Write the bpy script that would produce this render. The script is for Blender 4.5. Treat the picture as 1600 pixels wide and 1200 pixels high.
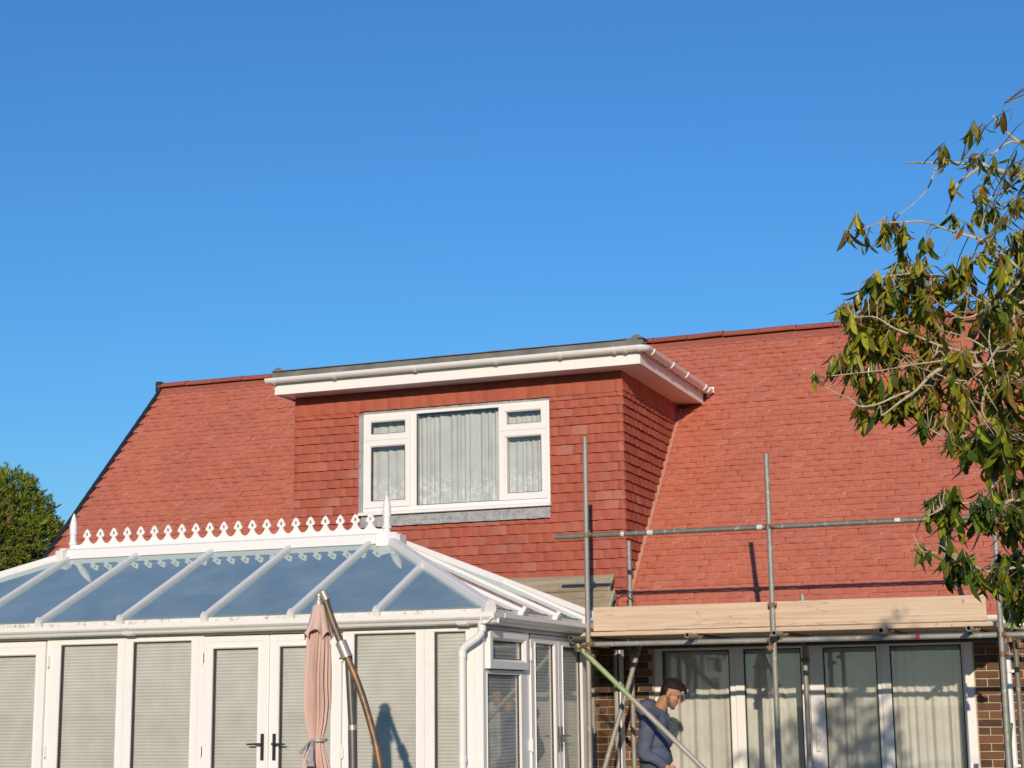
import bpy, bmesh, math, random
import numpy as np
from mathutils import Vector, Matrix, Quaternion, noise as mnoise

random.seed(7)
rng = np.random.default_rng(7)
SC = bpy.context.scene
for _o in list(bpy.data.objects):
    bpy.data.objects.remove(_o)
COL = SC.collection
R_ = math.radians

# ------------------------------------------------------------------ camera, sky, sun, exposure
cam_d = bpy.data.cameras.new("camera")
cam = bpy.data.objects.new("camera", cam_d)
COL.objects.link(cam)
rt = Vector((0.93316457, 0.35926937, -0.01137562))
up = Vector((0.07901224, -0.17414718, 0.98154461))
fw = Vector((-0.35065788, 0.91684147, 0.19089466))
m = Matrix((rt, up, -fw)).transposed().to_4x4()
m.translation = (0, 0, 1.6)
cam.matrix_world = m
cam_d.sensor_fit = 'HORIZONTAL'
cam_d.sensor_width = 36.0
cam_d.lens = 2578.6 / 1600 * 36
cam_d.clip_start = 0.05
cam_d.clip_end = 2000
SC.camera = cam

SUN_EL, SUN_AZ = 14.5, 17.0          # the light travels towards +Y and 17 degrees towards -X
W = bpy.data.worlds.new("World")
SC.world = W
W.use_nodes = True
nt = W.node_tree
nt.nodes.clear()
sky = nt.nodes.new('ShaderNodeTexSky')
sky.sky_type = 'NISHITA'
sky.sun_disc = False
sky.sun_elevation = R_(SUN_EL)
sky.sun_rotation = R_(180 - SUN_AZ)
sky.altitude = 0
sky.air_density = 1.4
sky.dust_density = 0.0
sky.ozone_density = 9.6
bg = nt.nodes.new('ShaderNodeBackground')
bg.inputs[1].default_value = 0.148
wo = nt.nodes.new('ShaderNodeOutputWorld')
nt.links.new(sky.outputs[0], bg.inputs[0])
nt.links.new(bg.outputs[0], wo.inputs[0])

sun_d = bpy.data.lights.new("sun", 'SUN')
sun_d.energy = 4.0
sun_d.angle = R_(0.53)
sun_d.color = (1.0, 0.84, 0.65)
sun = bpy.data.objects.new("sun", sun_d)
COL.objects.link(sun)
a, e = R_(SUN_AZ), R_(SUN_EL)
SDIR = Vector((-math.sin(a) * math.cos(e), math.cos(a) * math.cos(e), -math.sin(e)))
sun.rotation_euler = SDIR.to_track_quat('-Z', 'Y').to_euler()
sun.location = (6, -20, 12)

SC.view_settings.view_transform = 'Standard'
SC.view_settings.look = 'None'
SC.view_settings.exposure = 0.0
SC.view_settings.gamma = 1.0
SC.view_settings.use_curve_mapping = False
SC.cycles.max_bounces = 10
SC.cycles.transparent_max_bounces = 24
SC.cycles.caustics_reflective = False
SC.cycles.caustics_refractive = False

# ------------------------------------------------------------------ object helpers
WT = {}                                # world translation of every object made here


def tag(o, label=None, cat=None, group=None, kind=None):
    if label: o['label'] = label
    if cat: o['category'] = cat
    if group: o['group'] = group
    if kind: o['kind'] = kind
    return o


def empty(name, loc, label, cat, group=None):
    o = bpy.data.objects.new(name, None)
    COL.objects.link(o)
    o.location = loc
    o.empty_display_size = 0.2
    WT[o] = Vector(loc)
    return tag(o, label, cat, group)


def link(name, me, parent=None, mw=None, base=None):
    o = bpy.data.objects.new(name, me)
    COL.objects.link(o)
    mw = mw or Matrix.Identity(4)
    if parent is not None:
        o.parent = parent
        o.matrix_parent_inverse = Matrix.Translation(-WT[parent])
    o.matrix_basis = mw
    WT[o] = mw.translation.copy()
    return o


class MB:
    def __init__(s):
        s.v, s.f = [], []

    def add(s, vs, fs):
        n = len(s.v)
        s.v += [tuple(p) for p in vs]
        s.f += [tuple(i + n for i in f) for f in fs]
        return s

    def box(s, x0, x1, y0, y1, z0, z1):
        v = [(x0, y0, z0), (x1, y0, z0), (x1, y1, z0), (x0, y1, z0), (x0, y0, z1), (x1, y0, z1), (x1, y1, z1), (x0, y1, z1)]
        return s.add(v, [(0, 3, 2, 1), (4, 5, 6, 7), (0, 1, 5, 4), (1, 2, 6, 5), (2, 3, 7, 6), (3, 0, 4, 7)])

    def prism(s, poly, d):
        """poly: 3D points of one face, counter-clockwise seen from the -d side; d: extrusion vector"""
        n = len(poly)
        d = Vector(d)
        v = [Vector(p) for p in poly] + [Vector(p) + d for p in poly]
        f = [tuple(range(n))[::-1], tuple(range(n, 2 * n))]
        f += [(i, (i + 1) % n, n + (i + 1) % n, n + i) for i in range(n)]
        return s.add(v, f)

    def bar(s, p0, p1, w, h, upv=(0, 0, 1), off=0.0):
        """box beam from p0 to p1, w across, h along upv (sitting off above the line)"""
        p0, p1 = Vector(p0), Vector(p1)
        d = (p1 - p0).normalized()
        sd = d.cross(Vector(upv)).normalized()
        u = sd.cross(d).normalized()
        q = [sd * -w / 2 + u * off, sd * w / 2 + u * off, sd * w / 2 + u * (off + h), sd * -w / 2 + u * (off + h)]
        v = [p0 + k for k in q] + [p1 + k for k in q]
        return s.add(v, [(0, 1, 2, 3), (7, 6, 5, 4), (0, 4, 5, 1), (1, 5, 6, 2), (2, 6, 7, 3), (3, 7, 4, 0)])

    def tube(s, pts, r, n=12, cap=True, hollow=0.0):
        pts = [Vector(p) for p in pts]
        rs = r if isinstance(r, (list, tuple)) else [r] * len(pts)
        t0 = (pts[1] - pts[0]).normalized()
        ref = Vector((0, 0, 1)) if abs(t0.z) < 0.9 else Vector((1, 0, 0))
        u = t0.cross(ref).normalized()
        vs, fs = [], []
        for i, p in enumerate(pts):
            if i == 0: t = t0
            elif i == len(pts) - 1: t = (pts[i] - pts[i - 1]).normalized()
            else: t = ((pts[i + 1] - pts[i]).normalized() + (pts[i] - pts[i - 1]).normalized()).normalized()
            u = (u - t * u.dot(t)).normalized()
            w = t.cross(u)
            for k in range(n):
                an = 2 * math.pi * k / n
                vs.append(p + (u * math.cos(an) + w * math.sin(an)) * rs[i])
        for i in range(len(pts) - 1):
            for k in range(n):
                a_, b_ = i * n + k, i * n + (k + 1) % n
                fs.append((a_, a_ + n, b_ + n, b_)[::-1])
        if cap and not hollow:
            fs.append(tuple(range(n))[::-1])
            fs.append(tuple(range((len(pts) - 1) * n, len(pts) * n)))
        s.add(vs, fs)
        if hollow:
            for end in (0, len(pts) - 1):
                p = pts[end]
                ring = [Vector(vs[end * n + k]) for k in range(n)]
                inner = [p + (q - p) * hollow for q in ring]
                inw = (pts[1] - pts[0]).normalized() if end == 0 else (pts[-2] - pts[-1]).normalized()
                deep = [q + inw * 0.12 for q in inner]
                b = ring + inner + deep
                ff = []
                for k in range(n):
                    k2 = (k + 1) % n
                    ff += [(k, k2, n + k2, n + k), (n + k, n + k2, 2 * n + k2, 2 * n + k)]
                ff.append(tuple(range(2 * n, 3 * n)))
                s.add(b, ff)
        return s

    def lathe(s, prof, c, n=20):
        """prof: (r, z) from the bottom up round a vertical axis at c"""
        vs, fs = [], []
        for r, z in prof:
            for k in range(n):
                an = 2 * math.pi * k / n
                vs.append((c[0] + r * math.cos(an), c[1] + r * math.sin(an), c[2] + z))
        for i in range(len(prof) - 1):
            for k in range(n):
                k2 = (k + 1) % n
                fs.append((i * n + k, i * n + k2, (i + 1) * n + k2, (i + 1) * n + k))
        fs.append(tuple(range(n))[::-1])
        fs.append(tuple(range((len(prof) - 1) * n, len(prof) * n)))
        return s.add(vs, fs)

    def sweep(s, prof, p0, p1, nrm):
        """profile (out, up) swept straight from p0 to p1; nrm = outward direction"""
        p0, p1, nrm = Vector(p0), Vector(p1), Vector(nrm)
        z = Vector((0, 0, 1))
        n = len(prof)
        v = [p0 + nrm * a_ + z * b_ for a_, b_ in prof] + [p1 + nrm * a_ + z * b_ for a_, b_ in prof]
        f = [(i, (i + 1) % n, n + (i + 1) % n, n + i) for i in range(n)]
        f += [tuple(range(n))[::-1], tuple(range(n, 2 * n))]
        return s.add(v, f)

    def build(s, name, mt, parent=None, smooth=False, bevel=0.0, fixn=True):
        V = np.array(s.v, float)
        lo, hi = V.min(0), V.max(0)
        c = Vector(((lo[0] + hi[0]) / 2, (lo[1] + hi[1]) / 2, lo[2]))
        me = bpy.data.meshes.new(name)
        me.from_pydata((V - np.array(c)).tolist(), [], s.f)
        me.update()
        if fixn or bevel:
            bm = bmesh.new()
            bm.from_mesh(me)
            if fixn: bmesh.ops.recalc_face_normals(bm, faces=bm.faces)
            if bevel:
                ed = [e_ for e_ in bm.edges if len(e_.link_faces) == 2 and e_.calc_face_angle(0) > 0.6]
                bmesh.ops.bevel(bm, geom=ed, offset=bevel, segments=1, affect='EDGES', clamp_overlap=True)
            bm.to_mesh(me)
            bm.free()
        if smooth:
            for p in me.polygons: p.use_smooth = True
            try: me.set_sharp_from_angle(angle=R_(40))
            except Exception: pass
        me.materials.append(mt)
        o = link(name, me, parent, Matrix.Translation(c))
        return o


# ------------------------------------------------------------------ material helpers
class NT:
    def __init__(s, name):
        s.m = bpy.data.materials.new(name)
        s.m.use_nodes = True
        s.t = s.m.node_tree
        s.t.nodes.clear()
        s.out = s.n('ShaderNodeOutputMaterial')

    def n(s, typ, **kw):
        nd = s.t.nodes.new(typ)
        for k, v in kw.items(): setattr(nd, k, v)
        return nd

    def l(s, a_, b_):
        s.t.links.new(a_, b_)

    def pos(s, scale=(1, 1, 1), obj=False):
        mp = s.n('ShaderNodeMapping')
        mp.inputs['Scale'].default_value = scale
        if obj:
            s.l(s.n('ShaderNodeTexCoord').outputs['Object'], mp.inputs[0])
        else:
            s.l(s.n('ShaderNodeNewGeometry').outputs['Position'], mp.inputs[0])
        return mp.outputs[0]

    def noise(s, vec, scale, detail=4, rough=.55):
        t = s.n('ShaderNodeTexNoise')
        t.inputs['Scale'].default_value = scale
        t.inputs['Detail'].default_value = detail
        t.inputs['Roughness'].default_value = rough
        s.l(vec, t.inputs['Vector'])
        return t.outputs['Fac']

    def ramp(s, fac, stops, interp='LINEAR'):
        r = s.n('ShaderNodeValToRGB')
        el = r.color_ramp.elements
        while len(el) > 1: el.remove(el[0])
        r.color_ramp.interpolation = interp
        for i, (p, c) in enumerate(stops):
            if not isinstance(c, (tuple, list)): c = (c, c, c)
            q = el[0] if i == 0 else el.new(p)
            q.position = p
            q.color = (c[0], c[1], c[2], 1)
        s.l(fac, r.inputs[0])
        return r.outputs[0]

    def mix(s, fac, a_, b_, mode='MIX'):
        x = s.n('ShaderNodeMix', data_type='RGBA', blend_type=mode)
        for sock, val in ((x.inputs[0], fac), (x.inputs[6], a_), (x.inputs[7], b_)):
            if hasattr(val, 'links'): s.l(val, sock)
            elif isinstance(val, (tuple, list)): sock.default_value = (*val[:3], 1)
            else: sock.default_value = val
        return x.outputs[2]

    def math(s, op, a_, b_=0.0):
        x = s.n('ShaderNodeMath', operation=op)
        for sock, val in ((x.inputs[0], a_), (x.inputs[1], b_)):
            if hasattr(val, 'links'): s.l(val, sock)
            else: sock.default_value = val
        return x.outputs[0]

    def rand(s):
        g = s.n('ShaderNodeNewGeometry')
        o = s.n('ShaderNodeObjectInfo')
        return s.math('FRACT', s.math('ADD', g.outputs['Random Per Island'], s.math('MULTIPLY', o.outputs['Random'], 7.31)))

    def bump(s, h, strength=.3, dist=.01):
        b = s.n('ShaderNodeBump')
        b.inputs['Strength'].default_value = strength
        b.inputs['Distance'].default_value = dist
        s.l(h, b.inputs['Height'])
        return b.outputs[0]

    def bsdf(s, col, rough=.5, metal=0.0, normal=None, spec=.5, sub=None):
        p = s.n('ShaderNodeBsdfPrincipled')
        for k, val in (('Base Color', col), ('Roughness', rough), ('Metallic', metal), ('Specular IOR Level', spec)):
            if hasattr(val, 'links'): s.l(val, p.inputs[k])
            elif isinstance(val, (tuple, list)): p.inputs[k].default_value = (*val[:3], 1)
            else: p.inputs[k].default_value = val
        if normal is not None: s.l(normal, p.inputs['Normal'])
        s.l(p.outputs[0], s.out.inputs[0])
        return p


def simple(name, col, rough=.5, metal=0., var=.12, scale=6, bump=0., bscale=40, spec=.5, dirt=None):
    t = NT(name)
    p = t.pos()
    f = t.noise(p, scale)
    c = t.ramp(f, [(.3, tuple(k * (1 - var) for k in col)), (.7, tuple(min(1, k * (1 + var)) for k in col))])
    if dirt:
        g = t.ramp(t.noise(p, dirt[1], 6, .65), [(dirt[2], 0.), (dirt[2] + .14, 1.)])
        c = t.mix(g, c, dirt[0])
    nm = t.bump(t.noise(p, bscale, 5), bump, .004) if bump else None
    t.bsdf(c, rough, metal, nm, spec)
    return t.m


def tile_mat(name, cols, speck=.55, speckcol=(.62, .40, .33), rough=.75, big=(.93, 1.06)):
    t = NT(name)
    p = t.pos()
    r = t.rand()
    c = t.ramp(r, [(i / max(1, len(cols) - 1), k) for i, k in enumerate(cols)])
    g = t.ramp(t.noise(p, 1.1, 3), [(.3, big[0]), (.7, big[1])])
    c = t.mix(1.0, c, g, 'MULTIPLY')
    n2 = t.noise(p, 14, 6, .7)
    c = t.mix(t.ramp(n2, [(.52, 0.), (.75, .5)]), c, tuple(min(1, k * 1.25 + .03) for k in cols[0]))
    sp = t.ramp(t.noise(t.pos((1, 1, 2.2)), 26, 4, .6), [(speck + .11, 0.), (speck + .17, 1.)])
    c = t.mix(t.math('MULTIPLY', sp, .8), c, speckcol)
    st = t.ramp(t.noise(t.pos((9, 9, .9)), 3.0, 3), [(.35, .93), (.65, 1.03)])
    c = t.mix(1.0, c, st, 'MULTIPLY')
    t.bsdf(c, rough, 0, t.bump(t.noise(p, 90, 4), .22, .003), .35)
    return t.m


def schlick(t, f0, boost=0.0):
    lw = t.n('ShaderNodeLayerWeight')
    lw.inputs['Blend'].default_value = .5
    f_ = t.math('POWER', lw.outputs['Facing'], 5.0)
    f_ = t.math('ADD', t.math('MULTIPLY', f_, 1 - f0), f0 + boost)
    return t.math('MINIMUM', f_, 1.0)


def glass(name, tint, f0=.04, boost=0.0, rough=0.0, tcol=(1, 1, 1)):
    t = NT(name)
    tr = t.n('ShaderNodeBsdfTransparent')
    tr.inputs[0].default_value = (*tint, 1)
    gl = t.n('ShaderNodeBsdfGlossy')
    gl.inputs['Color'].default_value = (*tcol, 1)
    gl.inputs['Roughness'].default_value = rough
    mx = t.n('ShaderNodeMixShader')
    t.l(schlick(t, f0, boost), mx.inputs[0])
    t.l(tr.outputs[0], mx.inputs[1])
    t.l(gl.outputs[0], mx.inputs[2])
    t.l(mx.outputs[0], t.out.inputs[0])
    return t.m


def cloth(name, col, trans=.35, lace=None, tcol=None, var=.08, scale=5):
    t = NT(name)
    p = t.pos()
    c = t.ramp(t.noise(p, scale), [(.3, tuple(k * (1 - var) for k in col)), (.7, tuple(k * (1 + var) for k in col))])
    if lace:
        sx = t.n('ShaderNodeSeparateXYZ')
        t.l(t.n('ShaderNodeNewGeometry').outputs['Position'], sx.inputs[0])
        band = t.ramp(t.math('MULTIPLY', t.math('SUBTRACT', lace[0], sx.outputs[2]), 1 / lace[1]), [(0., 0.), (.35, .8), (1., 1.)])
        fl = t.ramp(t.noise(t.pos((1, .3, 1)), 20, 5, .75), [(.50, 0.), (.56, 1.)])
        c = t.mix(t.math('MULTIPLY', band, fl), c, (.95, .96, .93))
    d = t.n('ShaderNodeBsdfDiffuse')
    t.l(c, d.inputs[0])
    tl = t.n('ShaderNodeBsdfTranslucent')
    t.l(c, tl.inputs[0])
    mx = t.n('ShaderNodeMixShader')
    mx.inputs[0].default_value = trans
    t.l(d.outputs[0], mx.inputs[1])
    t.l(tl.outputs[0], mx.inputs[2])
    t.l(mx.outputs[0], t.out.inputs[0])
    return t.m


def wood(name, c0, c1, ax=0, knots=True, stain=None, crack=True):
    t = NT(name)
    sc = [14, 14, 14]
    sc[ax] = .9
    p = t.pos(tuple(sc))
    f = t.noise(p, 1.6, 6, .6)
    c = t.ramp(f, [(.3, c0), (.68, c1)])
    sc2 = [60, 60, 60]
    sc2[ax] = 1.2
    ln = t.ramp(t.noise(t.pos(tuple(sc2)), 1.0, 3), [(.4, .90), (.6, 1.03)])
    c = t.mix(1., c, ln, 'MULTIPLY')
    if knots:
        k = t.ramp(t.noise(t.pos(), 9.0, 2), [(.71, 0.), (.76, 1.)])
        c = t.mix(t.math('MULTIPLY', k, .7), c, tuple(q * .45 for q in c0))
    if crack:
        sc3 = [9, 9, 9]
        sc3[ax] = .55
        q = t.math('ABSOLUTE', t.math('SUBTRACT', t.noise(t.pos(tuple(sc3)), 1.0, 3, .5), .5))
        c = t.mix(t.ramp(q, [(.003, .45), (.008, 0.)]), c, tuple(k_ * .35 for k_ in c0))
    if stain:
        g = t.ramp(t.noise(t.pos(), 3.2, 5, .7), [(.5, 0.), (.7, .85)])
        c = t.mix(g, c, stain)
    t.bsdf(c, .8, 0, t.bump(f, .25, .004), .25)
    return t.m


M = {}
M['roof_tile'] = tile_mat('roof_tile', [(.53, .165, .100), (.545, .172, .105), (.515, .158, .096), (.555, .182, .115), (.53, .162, .099), (.515, .157, .095), (.555, .19, .125)], .66, (.70, .42, .32))
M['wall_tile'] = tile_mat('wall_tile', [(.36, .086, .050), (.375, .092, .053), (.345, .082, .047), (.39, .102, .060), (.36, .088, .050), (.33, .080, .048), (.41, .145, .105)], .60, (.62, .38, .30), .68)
M['tile_edge'] = tile_mat('tile_edge', [(.52, .19, .12), (.72, .42, .33), (.49, .16, .10), (.64, .31, .23), (.49, .15, .09), (.78, .50, .40)], .48, (.85, .62, .52), .8)  # lime bloom on the tails, plus the sun they catch put into the colour
M['ridge_tile'] = tile_mat('ridge_tile', [(.33, .10, .07), (.37, .115, .08), (.30, .09, .065)], .62)
t = NT('upvc')
_c = t.ramp(t.noise(t.pos((22, 22, .8)), 1.0, 4), [(.35, (.785, .77, .742)), (.6, (.80, .785, .76))])
_c = t.mix(t.ramp(t.noise(t.pos((1, 1, 1)), 6, 6, .7), [(.56, 0.), (.75, .35)]), _c, (.66, .63, .56))
t.bsdf(_c, .32)
M['upvc'] = t.m
M['upvc_dirty'] = simple('upvc_dirty', (.76, .735, .70), .4, 0, .05, 3, dirt=((.35, .32, .22), 16, .53))
M['gasket'] = simple('gasket', (.03, .03, .03), .5)
M['felt'] = simple('felt', (.165, .165, .145), .9, 0, .25, 5, .5, 60)
M['lead'] = simple('lead', (.33, .335, .34), .55, 0, .2, 9, .4, 30, dirt=((.20, .20, .20), 26, .52))
M['mortar'] = simple('mortar', (.46, .38, .25), .9, 0, .15, 14, .5, 60)
M['room'] = simple('room', (.30, .28, .25), .9)
M['black'] = simple('black', (.022, .022, .026), .45)
M['brick'] = tile_mat('brick', [(.12, .060, .034), (.17, .080, .040), (.085, .046, .030), (.21, .095, .05), (.07, .038, .028), (.14, .08, .045)], .60, (.36, .25, .16), .85)
M['glass'] = glass('glass', (.992, .995, .99))
M['door_glass'] = glass('door_glass', (.985, .995, .99), .05, .02)
M['blind'] = cloth('blind', (.66, .65, .60), .2)
M['net'] = cloth('net', (.71, .735, .70), .3, lace=(4.15, .40))
M['curtain'] = cloth('curtain', (.88, .86, .78), .3)
M['chrome'] = simple('chrome', (.55, .53, .50), .22, 1.0)


def tube_mat(name, c0, rust=.62, green=None, rough=.55, metal=.25):
    t = NT(name)
    p = t.pos()
    c = t.ramp(t.noise(p, 5, 4), [(.3, tuple(k * .78 for k in c0)), (.7, c0)])
    bl = t.ramp(t.noise(p, 22, 4), [(.60, 0.), (.66, 1.)])
    c = t.mix(t.math('MULTIPLY', bl, .55), c, (.52, .50, .46))
    rs = t.ramp(t.noise(p, 7, 6, .7), [(rust, 0.), (rust + .1, 1.)])
    c = t.mix(rs, c, (.15, .075, .035))
    if green:
        sx = t.n('ShaderNodeSeparateXYZ')
        t.l(t.n('ShaderNodeNewGeometry').outputs['Position'], sx.inputs[0])
        k = t.ramp(t.math('ADD', sx.outputs[2], t.math('MULTIPLY', t.noise(p, 30), .1)), [(0, 0.), (1, 1.)])
        g = t.math('GREATER_THAN', t.math('ADD', sx.outputs[2], t.math('MULTIPLY', t.noise(p, 25), .12)), green)
        c = t.mix(g, c, t.ramp(t.noise(p, 12, 4), [(.3, (.24, .33, .15)), (.6, (.34, .43, .22)), (.8, (.42, .44, .32))]))
    t.bsdf(c, rough, metal if not green else .15, t.bump(t.noise(p, 60), .12, .002), .5)
    return t.m


M['tube'] = tube_mat('tube', (.33, .32, .275))
M['tube_dark'] = tube_mat('tube_dark', (.20, .195, .16), .66)
M['tube_green'] = tube_mat('tube_green', (.42, .39, .34), .7, green=1.72)
M['coupler'] = simple('coupler', (.22, .13, .07), .65, .5, .4, 30, .3, dirt=((.50, .45, .38), 40, .52))
M['board'] = wood('board', (.58, .42, .285), (.66, .505, .36))
M['board_old'] = wood('board_old', (.30, .24, .16), (.44, .36, .25), stain=(.25, .20, .12))
M['board_end'] = simple('board_end', (.33, .42, .24), .7, 0, .25, 20)
M['cable'] = simple('cable', (.02, .02, .025), .45)
M['canopy'] = cloth('canopy', (.68, .49, .425), .12, var=.10, scale=3)
M['canopy_in'] = cloth('canopy_in', (.50, .27, .24), .12)
M['bronze'] = simple('bronze', (.13, .095, .065), .45, .25, .3, 7, dirt=((.30, .15, .05), 5, .5))
M['pole'] = simple('pole', (.13, .125, .12), .42, .4, .15, 8)
M['pole_light'] = simple('pole_light', (.42, .40, .36), .4, .4, .1, 8)
M['ribbon'] = simple('ribbon', (.42, .38, .36), .35, .1, .2, 30)
M['skin'] = simple('skin', (.40, .20, .115), .5, 0, .08, 12, .1, 120, .4)
M['hair'] = simple('hair', (.013, .009, .007), .65, 0, .5, 60, .9, 160, .25)
M['stubble'] = simple('stubble', (.15, .075, .048), .7, 0, .3, 90)
M['hoodie'] = simple('hoodie', (.088, .105, .158), .9, 0, .12, 14, .4, 120, .2)
M['trousers'] = simple('trousers', (.07, .085, .095), .85, 0, .1, 12, .3, 100, .2)
M['shoe'] = simple('shoe', (.10, .075, .05), .7)
M['eye'] = simple('eye', (.05, .03, .02), .2)
M['bark'] = simple('bark', (.46, .40, .29), .85, 0, .3, 25, .6, 60, .2, dirt=((.17, .14, .10), 9, .55))
M['twig'] = simple('twig', (.44, .37, .26), .8, 0, .3, 30, .4, 80, .2, dirt=((.16, .12, .08), 9, .48))
M['bark_dark'] = simple('bark_dark', (.10, .075, .055), .9, 0, .3, 20, .6, 50)
M['paving'] = simple('paving', (.46, .43, .38), .9, 0, .15, 3, .4, 30)
M['white_metal'] = simple('white_metal', (.75, .75, .76), .35, .1, .05, 4)


def leaf_mat(name, cols, rough=.38, trans=.3, spec=.5):
    t = NT(name)
    r = t.rand()
    c = t.ramp(r, [(i / (len(cols) - 1), k) for i, k in enumerate(cols)])
    n_ = t.ramp(t.noise(t.pos(), 45, 3), [(.3, .75), (.7, 1.2)])
    c = t.mix(1., c, n_, 'MULTIPLY')
    p = t.n('ShaderNodeBsdfPrincipled')
    t.l(c, p.inputs['Base Color'])
    p.inputs['Roughness'].default_value = rough
    p.inputs['Specular IOR Level'].default_value = spec
    tl = t.n('ShaderNodeBsdfTranslucent')
    t.l(t.mix(1., c, (1.3, 1.25, .6), 'MULTIPLY'), tl.inputs[0])
    mx = t.n('ShaderNodeMixShader')
    mx.inputs[0].default_value = trans
    t.l(p.outputs[0], mx.inputs[1])
    t.l(tl.outputs[0], mx.inputs[2])
    t.l(mx.outputs[0], t.out.inputs[0])
    return t.m


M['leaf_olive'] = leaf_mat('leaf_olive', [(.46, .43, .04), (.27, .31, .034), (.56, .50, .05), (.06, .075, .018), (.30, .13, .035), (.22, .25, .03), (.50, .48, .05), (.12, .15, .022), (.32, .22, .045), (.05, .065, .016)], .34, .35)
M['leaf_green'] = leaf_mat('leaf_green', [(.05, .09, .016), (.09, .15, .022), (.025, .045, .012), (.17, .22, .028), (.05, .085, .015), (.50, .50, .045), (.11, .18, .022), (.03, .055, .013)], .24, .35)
M['conifer'] = leaf_mat('conifer', [(.16, .215, .022), (.20, .25, .026), (.115, .17, .02), (.26, .28, .034), (.15, .20, .022)], .6, .2, .3)
M['conifer_brown'] = leaf_mat('conifer_brown', [(.26, .17, .06), (.18, .15, .04), (.30, .21, .09)], .7, .1, .2)


def grass_mat():
    t = NT('lawn')
    p = t.pos()
    c = t.ramp(t.noise(p, .8, 6, .7), [(.3, (.045, .07, .018)), (.55, (.065, .10, .025)), (.75, (.10, .115, .04))])
    t.bsdf(c, .9, 0, t.bump(t.noise(p, 40, 4), .6, .02), .2)
    return t.m


M['lawn'] = grass_mat()

# ------------------------------------------------------------------ the ground
g = MB()
N = 40
xs = np.linspace(-400, 400, N)
ysg = np.linspace(-400, 400, N)
g.add([(x, y, -0.03 + 0.25 * max(0, (abs(y) - 60) / 340)) for y in ysg for x in xs],
      [(j * N + i, j * N + i + 1, (j + 1) * N + i + 1, (j + 1) * N + i) for j in range(N - 1) for i in range(N - 1)])
o = g.build('lawn', M['lawn'])
tag(o, kind='structure')
o = MB().box(-14.5, 3.0, 10.9, 16.5, -0.10, 0.0).build('patio', M['paving'])
tag(o, kind='structure')

# ------------------------------------------------------------------ the house
house = empty('house', (-6, 16.5, 0), 'brick chalet house with a steep red tiled roof and a tile hung dormer', 'house')
WY = 16.5                 # wall face
DF = 16.46                # dormer tile face
TAN = math.tan(R_(46))
CO, SI = math.cos(R_(46)), math.sin(R_(46))
XL, XR = -12.88, 0.6
EAVE_Y = 16.15
RIDGE_Y = 19.75


def roof_z(y): return 2.703 + (y - 16.5) * TAN


EAVE_Z, RIDGE_Z = roof_z(EAVE_Y), roof_z(RIDGE_Y)

# walls with the patio door opening (x -4.80..-1.63, z 0..2.13) and the doorway into the conservatory
PDX0, PDX1, PDZ = -4.80, -1.63, 2.24
w = MB()
T = 0.28
w.box(XL + .15, -4.80, WY + .008, WY + T, 0, 2.55)
w.box(PDX1, XR - .1, WY + .008, WY + T, 0, 2.55)
w.box(PDX0, PDX1, WY + .008, WY + T, PDZ, 2.55)
for x0 in (XL + .15, XR - .38):
    yb = 2 * RIDGE_Y - WY
    w.prism([(x0, WY + T, 0), (x0, yb, 0), (x0, yb, 2.5), (x0, RIDGE_Y, RIDGE_Z - .15), (x0, WY + T, 2.6)], (T, 0, 0))
w.box(XL + .15, XR - .1, yb, yb + .2, 0, 2.5)
wall = w.build('brick_wall', M['mortar'], house)
brick_me = []
for k in range(3):
    b = MB()
    b.box(-.1075, .1075, 0, .06, 0, .065)
    me = bpy.data.meshes.new('brick')
    v = np.array(b.v) + rng.normal(0, .0012, (8, 3))
    me.from_pydata(v.tolist(), [], b.f)
    bm = bmesh.new(); bm.from_mesh(me)
    bmesh.ops.recalc_face_normals(bm, faces=bm.faces)
    bmesh.ops.bevel(bm, geom=list(bm.edges), offset=.004, segments=1, affect='EDGES')
    bm.to_mesh(me); bm.free()
    me.materials.append(M['brick'])
    brick_me.append(me)


def bricks(x0, x1, z0, z1):
    r = 0
    z = z0
    while z < z1:
        x = x0 - (0.1125 if r % 2 else 0)
        while x < x1:
            a_, b_ = max(x, x0), min(x + .225, x1)
            if b_ - a_ > .05:
                wd = b_ - a_ - .010
                mw = Matrix.Translation(((a_ + b_) / 2, WY - .002 + random.uniform(-.003, .002), z)) @ Matrix.Diagonal((wd / .215, 1, 1, 1))
                link('brick', random.choice(brick_me), wall, mw)
            x += .225
        z += .075
        r += 1


bricks(-5.75, PDX0 - .01, 0.60, 2.2)
bricks(PDX1 + .01, -0.85, 0.60, 2.2)

# roof deck, rear slope, soffit, fascia
d = MB()
def slab(mb, x0, x1, y0, y1, off, th):
    z0, z1 = roof_z(y0) - off / CO, roof_z(y1) - off / CO
    mb.prism([(x0, y0, z0), (x1, y0, z0), (x1, y1, z1), (x0, y1, z1)], (0, SI * th, -CO * th))
slab(d, XL + .03, -8.93, EAVE_Y + .02, RIDGE_Y, .004, .06)
slab(d, -8.93, -5.06, EAVE_Y + .02, 16.55, .004, .06)
slab(d, -8.93, -5.06, 18.6, RIDGE_Y, .004, .06)
slab(d, -5.06, XR, EAVE_Y + .02, RIDGE_Y, .004, .06)
yb = 2 * RIDGE_Y - EAVE_Y
d.prism([(XL + .03, RIDGE_Y, RIDGE_Z + .01), (XR, RIDGE_Y, RIDGE_Z + .01), (XR, yb, EAVE_Z), (XL + .03, yb, EAVE_Z)], (0, -.05, -.06))
roof = d.build('roof', M['ridge_tile'], house)


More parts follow.
